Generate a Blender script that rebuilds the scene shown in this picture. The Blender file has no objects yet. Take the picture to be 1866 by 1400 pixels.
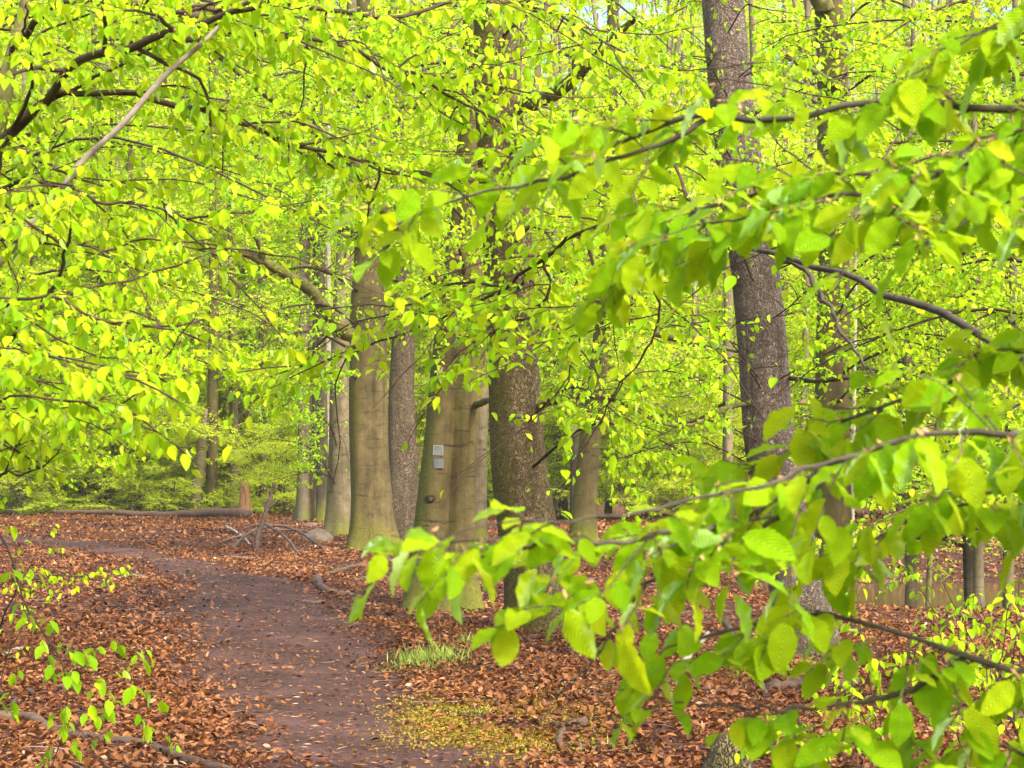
import bpy, math, random
import numpy as np
R = np.random.default_rng(7)
random.seed(7)
C = bpy.context.scene.collection
F, CX, HY, CH = 3628.0, 933.0, 850.0, 1.6      # focal length in photo pixels, centre column, horizon row, eye height

# ------------------------------------------------------------------ terrain
def sst(a, b, x):
    t = np.clip((np.asarray(x, float) - a) / (b - a), 0, 1)
    return t * t * (3 - 2 * t)

def H(x, y):
    x = np.asarray(x, float); y = np.asarray(y, float)
    h = 0.035 * np.sin(x * 1.3 + 0.5 * y) + 0.03 * np.sin(y * 0.9 - 0.7 * x + 2) + 0.015 * np.sin(3.1 * x + 1.7 * y)
    h = h * sst(2, 14, y)
    h = h - 0.8 * sst(64, 70, y) + 0.23 * np.maximum(y - 74, 0) * (1 - 0.25 * sst(90, 170, y))
    h = h + 0.45 * np.sin(x * 0.21 + 1) * sst(74, 95, y)
    h = h - 1.4 * sst(2.2, 6.5, x) * sst(21, 33, y) * (1 - sst(41, 54, y))
    h = h + 0.12 * sst(-1.0, -3.2, x) * (1 - sst(25, 45, y))
    return h

def P(px, py, d):
    return np.array([(px - CX) / F * d, d, CH + (HY - py) / F * d])

def gp(px, py, lift=0.0):
    d = CH * F / max(py - HY, 8)
    for _ in range(6):
        x = (px - CX) / F * d
        d = 0.5 * d + 0.5 * (CH - float(H(x, d)) - lift) * F / (py - HY)
    x = (px - CX) / F * d
    return np.array([x, d, float(H(x, d)) + lift])

# ------------------------------------------------------------------ mesh buffers
class Buf:
    def __init__(s): s.v = []; s.q = []; s.t = []; s.n = 0
    def add(s, v, q=None, t=None, mat=0, tint=None, uv=None, tt=None):
        v = np.asarray(v, float).reshape(-1, 3)
        uv = np.zeros((len(v), 2)) if uv is None else np.asarray(uv, float).reshape(-1, 2)
        s.v.append((v, uv))
        for lst, f, tn in ((s.q, q, tint), (s.t, t, tint if tt is None else tt)):
            if f is not None and len(f):
                f = np.asarray(f, np.int64) + s.n
                m = np.full(len(f), mat, np.int32)
                k = np.full(len(f), 0.5) if tn is None else np.broadcast_to(np.asarray(tn, float), (len(f),)).copy()
                lst.append((f, m, k))
        s.n += len(v)
    def mesh(s, name, mats, origin=(0, 0, 0), smooth=True, uv=False):
        me = bpy.data.meshes.new(name)
        V = np.concatenate([a for a, _ in s.v]) - np.asarray(origin, float)
        U = np.concatenate([b for _, b in s.v])
        loops, tot, mi, ti = [], [], [], []
        for lst, n in ((s.q, 4), (s.t, 3)):
            if lst:
                f = np.concatenate([a for a, _, _ in lst]); loops.append(f.ravel()); tot.append(np.full(len(f), n))
                mi.append(np.concatenate([b for _, b, _ in lst])); ti.append(np.concatenate([c for _, _, c in lst]))
        L = np.concatenate(loops).astype(np.int32); T = np.concatenate(tot); M = np.concatenate(mi); K = np.concatenate(ti)
        me.vertices.add(len(V)); me.vertices.foreach_set('co', V.astype(np.float32).ravel())
        me.loops.add(len(L)); me.loops.foreach_set('vertex_index', L)
        me.polygons.add(len(T)); me.polygons.foreach_set('loop_start', (np.cumsum(T) - T).astype(np.int32))
        me.polygons.foreach_set('material_index', M)
        me.polygons.foreach_set('use_smooth', np.full(len(T), bool(smooth)))
        a = me.attributes.new('tint', 'FLOAT', 'FACE'); a.data.foreach_set('value', K.astype(np.float32))
        if uv:
            u = me.uv_layers.new(name='UVMap'); u.data.foreach_set('uv', U[L].astype(np.float32).ravel())
        for m in mats: me.materials.append(m)
        me.update(calc_edges=True); me.validate()
        return me

def obj(name, me, parent=None, loc=(0, 0, 0)):
    o = bpy.data.objects.new(name, me); C.objects.link(o); o.location = [float(a) for a in loc]
    if parent is not None: o.parent = parent
    return o

def tag(o, label=None, cat=None, group=None, kind=None):
    for k, v in (('label', label), ('category', cat), ('group', group), ('kind', kind)):
        if v: o[k] = v
    return o

def unit(a): return a / np.maximum(np.linalg.norm(a, axis=-1, keepdims=True), 1e-9)

def smooth_path(p, n):
    p = np.asarray(p, float)
    if len(p) == 2: return p[0] + (p[1] - p[0]) * np.linspace(0, 1, n)[:, None]
    q = np.vstack([2 * p[0] - p[1], p, 2 * p[-1] - p[-2]])
    seg = np.linalg.norm(np.diff(p[:, :3], axis=0), axis=1); cs = np.concatenate([[0], np.cumsum(seg)])
    out = []
    for u in np.linspace(0, cs[-1], n):
        i = int(min(max(np.searchsorted(cs, u, 'right') - 1, 0), len(seg) - 1))
        t = (u - cs[i]) / max(seg[i], 1e-9); a, b, c, d = q[i:i + 4]
        out.append(0.5 * (2 * b + (c - a) * t + (2 * a - 5 * b + 4 * c - d) * t * t + (3 * b - a - 3 * c + d) * t ** 3))
    return np.array(out)

def tubes(buf, pts, rad, sides=3, mat=0, tint=0.5):
    pts = np.asarray(pts, float); N, K, _ = pts.shape
    rad = np.broadcast_to(np.asarray(rad, float), (N, K))
    tg = unit(np.gradient(pts, axis=1)); mean = unit(pts[:, -1] - pts[:, 0])
    ref = np.where(np.abs(mean[:, 2:3]) < 0.8, np.array([[0, 0, 1.0]]), np.array([[1.0, 0.1, 0]]))[:, None, :]
    n1 = unit(np.cross(tg, ref)); n2 = np.cross(tg, n1)
    a = np.linspace(0, 2 * np.pi, sides, endpoint=False)
    v = pts[:, :, None] + rad[:, :, None, None] * (n1[:, :, None] * np.cos(a)[None, None, :, None] + n2[:, :, None] * np.sin(a)[None, None, :, None])
    idx = np.arange(N * K * sides).reshape(N, K, sides); nx = np.roll(idx, -1, 2)
    q = np.stack([idx[:, :-1], idx[:, 1:], nx[:, 1:], nx[:, :-1]], -1).reshape(-1, 4)
    buf.add(v, q=q, mat=mat, tint=tint)

# leaf templates: (across, along, up) with faces
def leaf_grid(rows, ws, cols, fold, bend, wav=0.0):
    v = []
    for r, w in zip(rows, ws):
        for c in cols:
            v.append((c * w, r, fold * abs(c) * w - bend * r * r + wav * math.sin(r * 19) * abs(c) * w))
    n = len(cols); q = []
    for i in range(len(rows) - 1):
        for j in range(n - 1):
            q.append((i * n + j, i * n + j + 1, (i + 1) * n + j + 1, (i + 1) * n + j))
    uv = [(c * w * 2, r) for r, w in zip(rows, ws) for c in cols]
    return np.array(v), np.array(q), np.array(uv)
nr_ = np.array([0, .05, .1, .15, .2, .25, .3, .35, .4, .45, .5, .55, .6, .65, .7, .75, .8, .85, .9, .95, 1.0])
nw_ = np.interp(nr_, [0, .06, .16, .3, .45, .6, .74, .86, .94, 1.0], [.02, .16, .33, .45, .5, .47, .38, .24, .11, .005]) * (1 + .045 * np.where(np.arange(21) % 2, 1, -1))
NEAR = leaf_grid(list(nr_), list(nw_), [-1, -.5, 0, .5, 1], .3, .34, .10)
MID = leaf_grid([0, .15, .45, .75, 1.0], [.04, .33, .5, .33, .01], [-1, 0, 1], .45, .22)
HEX = (np.array([(0, 0, 0), (-.4, .25, .2), (-.42, .62, .16), (0, 1, -.12), (.42, .62, .16), (.4, .25, .2)]), np.array([(0, 3, 2, 1), (0, 5, 4, 3)]), None)
DIA = (np.array([(0, 0, 0), (-.46, .45, .2), (0, 1, 0), (.46, .45, .2)]), np.array([(0, 3, 2, 1)]), None)
DRY = leaf_grid([0, .3, .7, 1.0], [.1, .42, .4, .05], [-1, 0, 1], .5, -.35)

def leaves(buf, pos, axis, nrm, L, ratio, tmpl, mat=1, tint=None):
    tv, tq, tuv = tmpl; M = len(pos)
    if not M: return
    L = np.broadcast_to(np.asarray(L, float), (M,)); W = L * ratio
    x = unit(np.cross(axis, nrm))
    v = (pos[:, None] + x[:, None] * (tv[None, :, 0:1] * W[:, None, None]) + axis[:, None] * (tv[None, :, 1:2] * L[:, None, None])
         + nrm[:, None] * (tv[None, :, 2:3] * W[:, None, None]))
    q = (tq[None] + (np.arange(M) * len(tv))[:, None, None]).reshape(-1, 4)
    if tint is None: tint = R.random(M)
    buf.add(v, q=q, mat=mat, tint=np.repeat(tint, len(tq)), uv=None if tuv is None else np.tile(tuv, (M, 1)))

UP = np.array([0, 0, 1.0])
# where the wood is open between the boughs (columns, rows as seen down the path; distances; share of leaves left)
OPEN = [(880, 1025, 770, 1150, 3.6, 19, .04), (885, 1010, 650, 770, 3.6, 19, .4), (880, 990, 400, 650, 3.6, 19, .75), (855, 965, 40, 330, 3.6, 19.2, .6),
        (1335, 1452, 460, 870, 3.6, 16.9, .12), (1275, 1372, -60, 196, 3.6, 16.9, .08), (1485, 1552, 420, 620, 3.6, 26.8, .5), (1485, 1552, 690, 1040, 3.6, 26.8, .3), (1485, 1545, -60, 165, 3.6, 26.8, .4),
        (632, 718, 700, 1010, 3.6, 36.2, .03), (640, 705, 460, 600, 3.6, 36.2, .25), (742, 882, 740, 1060, 3.6, 22.8, .05), (775, 882, 660, 740, 3.6, 22.8, .8), (590, 640, 720, 980, 3.6, 46.7, .05), (705, 768, 610, 990, 3.6, 41.8, .05),
        (1040, 1112, 780, 985, 3.6, 39.8, .08), (1070, 1122, 420, 760, 3.6, 39.8, .4), (372, 408, 650, 940, 3.6, 66.5, .1), (330, 535, 780, 960, 3.6, 66.0, .15), (535, 600, 890, 960, 3.6, 60, .1), (0, 330, 850, 960, 3.6, 66.0, .4),
        (360, 640, 430, 640, 3.6, 36.0, .4), (-200, 1120, 1215, 1500, 0, 4, 0.0), (-200, 630, 900, 1215, 0, 4, 0.0), (1120, 1866, 1225, 1500, 0, 4, .75), (-200, 625, -100, 1500, 0, 4, 0.0), (1500, 1900, 455, 600, 0, 4, .12), (1700, 1900, -60, 180, 0, 4, .75), (625, 1060, 500, 930, 0, 4, .05), (1330, 1460, 560, 840, 0, 4, .25)]
def open_gaps(p):
    x = p[:, 0] / p[:, 1] * F + CX; y = HY - (p[:, 2] - CH) / p[:, 1] * F; k = np.ones(len(p), bool); u = R.random(len(p))
    for a, b_, c, e, d0, d1, f in OPEN: k &= ~((x > a) & (x < b_) & (y > c) & (y < e) & (p[:, 1] > d0) & (p[:, 1] < d1) & (u > f))
    return k
def grow(start, dr, ln, K, wander=.12, droop=0.0):
    N = len(start); ln = np.broadcast_to(np.asarray(ln, float), (N,)); p = [np.asarray(start, float)]; d = unit(np.asarray(dr, float))
    for k in range(K - 1):
        p.append(p[-1] + d * (ln / (K - 1))[:, None])
        d = unit(d + R.normal(0, wander, (N, 3)) + UP * droop)
    return np.stack(p, 1)

def laterals(par, n, t0, t1, ang, vert=.15, rise=0.05):
    N, K, _ = par.shape
    t = (np.arange(n)[None] + R.random((N, n)) * .9) / n * (t1 - t0) + t0
    f = t * (K - 1); i = np.clip(f.astype(int), 0, K - 2); w = (f - i)[..., None]; a = np.arange(N)[:, None]
    p = par[a, i] * (1 - w) + par[a, i + 1] * w; tg = unit(par[a, i + 1] - par[a, i])
    sd = unit(np.cross(tg, UP + R.normal(0, vert, (N, n, 3)))); s = np.where((np.arange(n)[None] + R.integers(0, 2, (N, 1))) % 2, 1.0, -1.0)[..., None]
    an = np.radians(ang + R.normal(0, 10, (N, n)))[..., None]
    d = unit(tg * np.cos(an) + sd * s * np.sin(an) + UP * rise + R.normal(0, vert, (N, n, 3)))
    return p.reshape(-1, 3), d.reshape(-1, 3), t.reshape(-1)

def leaf_on(buf, tw, n, L, tmpl, droop, ratio=.66, mat=1, t0=.15, jit=.36, face=.5, keep=1.0, tb=0.0, petiole=.1, world=True):
    N, K, _ = tw.shape
    t = t0 + (1 - t0) * (np.arange(n)[None] + .5 * R.random((N, n)) + .5) / n; t = np.minimum(t, 1)
    f = t * (K - 1); i = np.clip(f.astype(int), 0, K - 2); w = (f - i)[..., None]; a = np.arange(N)[:, None]
    p = (tw[a, i] * (1 - w) + tw[a, i + 1] * w).reshape(-1, 3); tg = unit(tw[a, i + 1] - tw[a, i]).reshape(-1, 3)
    s = np.tile(np.where(np.arange(n) % 2, 1.0, -1.0), N)[:, None]; M = N * n
    lat = unit(np.cross(tg, UP + R.normal(0, .2, (M, 3)))) * s
    ax = unit(tg * .45 + lat * .75 - UP * droop * (.6 + .8 * R.random((M, 1))) + R.normal(0, jit, (M, 3)))
    nr = UP + R.normal(0, face, (M, 3)); nr = unit(nr - ax * np.sum(nr * ax, 1, keepdims=True))
    LL = L * (.55 + .65 * R.random(M))
    ok = R.random(M) < keep
    if world: ok &= open_gaps(p + ax * (LL * .6)[:, None])
    leaves(buf, (p + ax * (LL * petiole)[:, None])[ok], ax[ok], nr[ok], LL[ok], ratio, tmpl, mat, np.clip(R.random(ok.sum()) + tb, 0, 1))
    return p[ok], ax[ok], LL[ok]

def foliage(buf, limbs, lr, subs, sublen, tws, twlen, nleaf, L, tmpl, droop=.8, tb=0.0, t0=.2, keep=1.0, sides=4, twr=.0018, sr=.006, dr=-.03, limbtw=4, tubes_on=True, wander=.13, world=True):
    lb = np.stack([smooth_path(l, 12) for l in limbs])
    if tubes_on and lr is not None:
        tubes(buf, lb, np.asarray(lr)[:, None] * np.linspace(1, .25, 12)[None], sides)
    p, d, t = laterals(lb, subs, t0, .98, 50, .2)
    sl = sublen * (1.15 - .6 * t) * (.5 + .8 * R.random(len(t)))
    sb = grow(p, d, sl, 7, wander, dr); tubes(buf, sb, sr * np.linspace(1, .35, 7)[None], 3)
    p, d, t = laterals(sb, tws, .12, .98, 48, .25); q, e, u = laterals(lb, limbtw, t0, 1, 55, .3)
    p = np.vstack([p, q, sb[:, -1], lb[:, -1]]); d = np.vstack([d, e, unit(sb[:, -1] - sb[:, -2]), unit(lb[:, -1] - lb[:, -2])])
    tw = grow(p, d, twlen * (.5 + R.random(len(p))), 5, wander * 1.3, dr * 1.5)
    tubes(buf, tw, twr * np.linspace(1, .5, 5)[None], 3)
    leaf_on(buf, tw, nleaf, L, tmpl, droop, tb=tb, keep=keep, world=world)

# ------------------------------------------------------------------ materials
def mat(name):
    m = bpy.data.materials.new(name); m.use_nodes = True; nt = m.node_tree; nt.nodes.clear()
    out = nt.nodes.new('ShaderNodeOutputMaterial')
    def N(t, **k):
        n = nt.nodes.new('ShaderNode' + t)
        for a, b in k.items():
            if isinstance(a, str) and a.startswith('i_'): n.inputs[a[2:].replace('_', ' ')].default_value = b
            else: setattr(n, a, b)
        return n
    def ln(a, b): nt.links.new(a, b)
    return m, N, ln, out

def col(c): return (c[0], c[1], c[2], 1.0)
def ramp(N, ln, src, stops):
    r = N('ValToRGB'); e = r.color_ramp.elements
    while len(e) < len(stops): e.new(0.5)
    for el, (p, c) in zip(e, stops): el.position = p; el.color = col(c)
    ln(src, r.inputs[0]); return r.outputs[0]
def mixc(N, ln, fac, a, b, mode='MIX'):
    m = N('Mix', data_type='RGBA', blend_type=mode)
    for s, v in ((0, fac), (6, a), (7, b)):
        if isinstance(v, (tuple, list)): m.inputs[s].default_value = col(v)
        elif isinstance(v, (int, float)): m.inputs[s].default_value = v
        else: ln(v, m.inputs[s])
    return m.outputs[2]
def maths(N, ln, op, a, b=0.0, clamp=False):
    m = N('Math', operation=op, use_clamp=clamp)
    for s, v in ((0, a), (1, b)):
        if isinstance(v, (int, float)): m.inputs[s].default_value = v
        else: ln(v, m.inputs[s])
    return m.outputs[0]

def leafmat(name, lo, mid, hi, yel=(1.15, 1.05, .5), trans=.5, gloss=.0, veins=False):
    m, N, ln, out = mat(name)
    at = N('Attribute', attribute_name='tint'); c = ramp(N, ln, at.outputs['Fac'], [(0, lo), (.5, mid), (1, hi)])
    if veins:
        uv = N('UVMap'); sp = N('SeparateXYZ'); ln(uv.outputs[0], sp.inputs[0])
        ax = maths(N, ln, 'ABSOLUTE', sp.outputs[0])
        ph = maths(N, ln, 'SUBTRACT', maths(N, ln, 'MULTIPLY', sp.outputs[1], 9.5), maths(N, ln, 'MULTIPLY', ax, 4.5))
        w = maths(N, ln, 'ABSOLUTE', maths(N, ln, 'SINE', maths(N, ln, 'MULTIPLY', ph, math.pi)))
        mr = maths(N, ln, 'LESS_THAN', ax, .035)
        v = maths(N, ln, 'MAXIMUM', maths(N, ln, 'SUBTRACT', 1.0, maths(N, ln, 'MULTIPLY', w, 2.2), True), mr)
        c2 = mixc(N, ln, .45, c, (.55, .8, .15)); c = mixc(N, ln, maths(N, ln, 'MULTIPLY', v, .7), c, c2)
        c = mixc(N, ln, maths(N, ln, 'MULTIPLY', maths(N, ln, 'SUBTRACT', 1.0, w), .8), c, tuple(.5 * x for x in lo))
        tcn = N('TexCoord'); bn = N('TexNoise', i_Scale=45.0, i_Detail=5.0, i_Roughness=.7); ln(tcn.outputs['Object'], bn.inputs[0])
        c = mixc(N, ln, .45, c, ramp(N, ln, bn.outputs[0], [(.3, (.36, .38, .4)), (.7, (.62, .62, .6))]), 'OVERLAY')
        bp = N('Bump', i_Strength=.8, i_Distance=.004); ln(w, bp.inputs['Height']); nrm = bp.outputs[0]
    else: nrm = None
    tc = mixc(N, ln, 1.0, c, yel, 'MULTIPLY')
    d = N('BsdfDiffuse'); ln(c, d.inputs[0]); t = N('BsdfTranslucent'); ln(tc, t.inputs[0])
    if nrm: ln(nrm, d.inputs['Normal'])
    mx = N('MixShader'); mx.inputs[0].default_value = trans; ln(d.outputs[0], mx.inputs[1]); ln(t.outputs[0], mx.inputs[2]); sh = mx.outputs[0]
    if gloss:
        g = N('BsdfGlossy', i_Roughness=.5); g.inputs[0].default_value = (.75, .9, .75, 1); lw = N('LayerWeight', i_Blend=.25)
        if nrm: ln(nrm, g.inputs['Normal'])
        m2 = N('MixShader'); ln(maths(N, ln, 'MULTIPLY', lw.outputs['Fresnel'], gloss), m2.inputs[0]); ln(sh, m2.inputs[1]); ln(g.outputs[0], m2.inputs[2]); sh = m2.outputs[0]
    ln(sh, out.inputs[0]); return m

def barkmat(name, a, b, moss, rough=False, mossx=0.0, mossamt=.5, scale=1.0, pale=None, palex=0.0, basemoss=.5):
    """a, b: two bark colours; moss grows on the +-x side given by mossx, and round the foot of the tree."""
    m, N, ln, out = mat(name)
    tc = N('TexCoord'); geo = N('NewGeometry'); sp = N('SeparateXYZ'); ln(tc.outputs['Object'], sp.inputs[0])
    sn = N('SeparateXYZ'); ln(geo.outputs['Normal'], sn.inputs[0])
    mp = N('Mapping'); mp.inputs['Scale'].default_value = (1, 1, .22 if rough else .3); ln(tc.outputs['Object'], mp.inputs[0])
    n1 = N('TexNoise', i_Scale=3.0 * scale, i_Detail=8.0, i_Roughness=.65); ln(mp.outputs[0], n1.inputs[0])
    c = ramp(N, ln, n1.outputs[0], [(.3, a), (.7, b)])
    if rough:
        mp2 = N('Mapping'); mp2.inputs['Scale'].default_value = (1, 1, .45); ln(tc.outputs['Object'], mp2.inputs[0])
        wn = N('TexNoise', i_Scale=9.0 * scale, i_Detail=3.0); ln(mp2.outputs[0], wn.inputs[0])
        wv = mixc(N, ln, .12, mp2.outputs[0], wn.outputs[1], 'ADD')
        vo = N('TexVoronoi', feature='DISTANCE_TO_EDGE', i_Scale=17.0 * scale); ln(wv, vo.inputs[0])
        vc = N('TexVoronoi', feature='F1', i_Scale=17.0 * scale); ln(wv, vc.inputs[0])
        h = maths(N, ln, 'MINIMUM', vo.outputs[0], .22)
        cr = maths(N, ln, 'MULTIPLY', maths(N, ln, 'SUBTRACT', .13, h, True), 7.0, True)
        sc_ = N('SeparateXYZ'); ln(vc.outputs['Color'], sc_.inputs[0]); c = mixc(N, ln, .35, c, ramp(N, ln, sc_.outputs[0], [(0, (.3, .3, .3)), (1, (.7, .68, .64))]), 'OVERLAY')
        c = mixc(N, ln, cr, c, (a[0] * .42, a[1] * .42, a[2] * .42))
        fine = N('TexNoise', i_Scale=60.0 * scale, i_Detail=4.0); ln(mp.outputs[0], fine.inputs[0])
        hh = maths(N, ln, 'ADD', maths(N, ln, 'MULTIPLY', h, 4.0), maths(N, ln, 'MULTIPLY', fine.outputs[0], .5))
        bp = N('Bump', i_Strength=1.0, i_Distance=.05)
    else:
        mp2 = N('Mapping'); mp2.inputs['Scale'].default_value = (1, 1, 7.0); ln(tc.outputs['Object'], mp2.inputs[0])
        n2 = N('TexNoise', i_Scale=2.2 * scale, i_Detail=6.0, i_Roughness=.6); ln(mp2.outputs[0], n2.inputs[0])
        ring = maths(N, ln, 'MULTIPLY', maths(N, ln, 'SUBTRACT', n2.outputs[0], .57, True), 7.0, True)
        c = mixc(N, ln, maths(N, ln, 'MULTIPLY', ring, .8), c, (a[0] * .35, a[1] * .35, a[2] * .35))
        mp3 = N('Mapping'); mp3.inputs['Scale'].default_value = (6, 6, .35); ln(tc.outputs['Object'], mp3.inputs[0])
        n3 = N('TexNoise', i_Scale=1.4 * scale, i_Detail=5.0); ln(mp3.outputs[0], n3.inputs[0])
        st = maths(N, ln, 'MULTIPLY', maths(N, ln, 'SUBTRACT', n3.outputs[0], .52, True), 4.0, True)
        c = mixc(N, ln, maths(N, ln, 'MULTIPLY', st, .75), c, (a[0] * .5, a[1] * .52, a[2] * .45))
        n5 = N('TexNoise', i_Scale=5.5 * scale, i_Detail=7.0, i_Roughness=.7); ln(tc.outputs['Object'], n5.inputs[0])
        c = mixc(N, ln, .75, c, ramp(N, ln, n5.outputs[0], [(.3, (.24, .25, .2)), (.5, (.5, .5, .48)), (.68, (.74, .72, .66))]), 'OVERLAY')
        v6 = N('TexVoronoi', feature='F1', i_Scale=2.6 * scale); mp6 = N('Mapping'); mp6.inputs['Scale'].default_value = (1, 1, 1.6); ln(tc.outputs['Object'], mp6.inputs[0]); ln(mp6.outputs[0], v6.inputs[0])
        eye = maths(N, ln, 'MULTIPLY', maths(N, ln, 'SUBTRACT', .10, v6.outputs['Distance'], True), 14.0, True); c = mixc(N, ln, maths(N, ln, 'MULTIPLY', eye, .7), c, (a[0] * .25, a[1] * .25, a[2] * .25))
        n4 = N('TexNoise', i_Scale=55.0 * scale, i_Detail=5.0); ln(tc.outputs['Object'], n4.inputs[0])
        hh = maths(N, ln, 'ADD', maths(N, ln, 'SUBTRACT', n4.outputs[0], ring), st)
        bp = N('Bump', i_Strength=.5, i_Distance=.012)
    ln(hh, bp.inputs['Height'])
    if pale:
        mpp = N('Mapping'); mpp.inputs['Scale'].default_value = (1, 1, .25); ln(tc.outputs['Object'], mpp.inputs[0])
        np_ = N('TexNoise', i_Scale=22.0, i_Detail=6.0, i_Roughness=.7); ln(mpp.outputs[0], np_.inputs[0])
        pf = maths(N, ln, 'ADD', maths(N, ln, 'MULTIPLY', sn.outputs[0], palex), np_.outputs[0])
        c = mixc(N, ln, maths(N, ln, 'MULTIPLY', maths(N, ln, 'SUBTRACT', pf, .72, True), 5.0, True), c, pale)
    nm = N('TexNoise', i_Scale=2.5, i_Detail=9.0, i_Roughness=.72); ln(mp.outputs[0], nm.inputs[0])
    mf = maths(N, ln, 'ADD', maths(N, ln, 'MULTIPLY', sn.outputs[0], mossx), nm.outputs[0])
    foot = maths(N, ln, 'MULTIPLY', maths(N, ln, 'SUBTRACT', .75, sp.outputs[2], True), basemoss)
    mf = maths(N, ln, 'ADD', mf, foot)
    mk = maths(N, ln, 'MULTIPLY', maths(N, ln, 'MULTIPLY', maths(N, ln, 'SUBTRACT', mf, .52, True), 4.0, True), mossamt)
    mv = N('TexNoise', i_Scale=40.0, i_Detail=4.0); ln(tc.outputs['Object'], mv.inputs[0])
    mc = ramp(N, ln, mv.outputs[0], [(.3, tuple(x * .45 for x in moss)), (.7, moss)])
    c = mixc(N, ln, mk, c, mc)
    fm = maths(N, ln, 'MULTIPLY', maths(N, ln, 'ADD', maths(N, ln, 'SUBTRACT', .34, sp.outputs[2]), maths(N, ln, 'MULTIPLY', maths(N, ln, 'SUBTRACT', nm.outputs[0], .55), 2.2)), 3.0, True)
    c = mixc(N, ln, maths(N, ln, 'MULTIPLY', fm, basemoss), c, mixc(N, ln, mv.outputs[0], (.03, .04, .006), (.26, .27, .012)))
    bs = N('BsdfPrincipled', i_Roughness=.85); bs.inputs['Specular IOR Level'].default_value = .25
    ln(c, bs.inputs['Base Color']); ln(bp.outputs[0], bs.inputs['Normal']); ln(bs.outputs[0], out.inputs[0])
    return m

def plain(name, a, b, scale=20.0, rough=.85, stretch=(1, 1, 1), bump=.4, spec=.25):
    m, N, ln, out = mat(name); tc = N('TexCoord'); mp = N('Mapping'); mp.inputs['Scale'].default_value = stretch; ln(tc.outputs['Object'], mp.inputs[0])
    n = N('TexNoise', i_Scale=scale, i_Detail=7.0, i_Roughness=.65); ln(mp.outputs[0], n.inputs[0])
    bs = N('BsdfPrincipled', i_Roughness=rough); bs.inputs['Specular IOR Level'].default_value = spec
    ln(ramp(N, ln, n.outputs[0], [(.32, a), (.68, b)]), bs.inputs['Base Color'])
    bp = N('Bump', i_Strength=bump, i_Distance=.01); ln(n.outputs[0], bp.inputs['Height']); ln(bp.outputs[0], bs.inputs['Normal'])
    ln(bs.outputs[0], out.inputs[0]); return m

def tintmat(name, stops, rough=.7, trans=.0):
    m, N, ln, out = mat(name); at = N('Attribute', attribute_name='tint'); c = ramp(N, ln, at.outputs['Fac'], stops)
    bs = N('BsdfPrincipled', i_Roughness=rough); ln(c, bs.inputs['Base Color']); bs.inputs['Specular IOR Level'].default_value = .35
    sh = bs.outputs[0]
    if trans:
        t = N('BsdfTranslucent'); ln(c, t.inputs[0]); mx = N('MixShader'); mx.inputs[0].default_value = trans; ln(sh, mx.inputs[1]); ln(t.outputs[0], mx.inputs[2]); sh = mx.outputs[0]
    ln(sh, out.inputs[0]); return m

LEAF_NEAR = leafmat('leaf_near', (.30, .62, .006), (.46, .76, .008), (.66, .82, .012), gloss=.12, veins=True, yel=(1.25, 1.05, .4), trans=.55)
LEAF_MID = leafmat('leaf_mid', (.26, .52, .006), (.42, .64, .008), (.56, .70, .012), gloss=.2)
LEAF_TREE = leafmat('leaf_tree', (.25, .54, .008), (.42, .68, .010), (.60, .75, .02), gloss=.1)
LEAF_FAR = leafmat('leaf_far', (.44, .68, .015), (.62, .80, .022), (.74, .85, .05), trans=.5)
TWIG = plain('twig_bark', (.035, .022, .013), (.085, .055, .03), 30)
BRANCH = plain('branch_bark', (.032, .026, .018), (.095, .078, .052), 25, stretch=(1, 1, 1))
MOSSY = plain('mossy_branch_bark', (.05, .042, .02), (.20, .19, .04), 12)
FARTWIG = plain('far_twig_bark', (.10, .075, .06), (.17, .13, .10), 30, bump=0)
BEECH = barkmat('beech_bark', (.048, .036, .012), (.155, .118, .048), (.15, .14, .02), mossx=-.32, mossamt=.8, basemoss=.95)
BEECHM = barkmat('mossy_beech_bark', (.048, .037, .011), (.135, .104, .036), (.12, .125, .018), mossx=-.36, mossamt=.95, basemoss=.7)
BEECHG = barkmat('grey_beech_bark', (.11, .088, .045), (.22, .175, .10), (.15, .15, .04), mossx=-.3, mossamt=.6, basemoss=.95)
ROUGH = barkmat('scaly_bark', (.17, .125, .05), (.40, .30, .135), (.22, .19, .025), rough=True, mossx=-.45, mossamt=.85, scale=2.3, basemoss=.25)
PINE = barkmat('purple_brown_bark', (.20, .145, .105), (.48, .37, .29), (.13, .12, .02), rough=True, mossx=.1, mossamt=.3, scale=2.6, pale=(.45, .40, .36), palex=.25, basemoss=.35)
FISS = barkmat('fissured_bark', (.15, .11, .06), (.33, .25, .15), (.14, .14, .03), rough=True, mossx=-.25, mossamt=.4, scale=1.8, basemoss=.3)
FARBARK = barkmat('far_bark', (.11, .085, .048), (.22, .17, .10), (.17, .17, .05), mossx=-.35, mossamt=.6)
DARKBARK = barkmat('dark_mossy_bark', (.03, .024, .014), (.09, .075, .04), (.14, .15, .01), mossx=.1, mossamt=.7)
PALE = plain('pale_dead_bark', (.20, .15, .10), (.52, .44, .35), 14)

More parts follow.
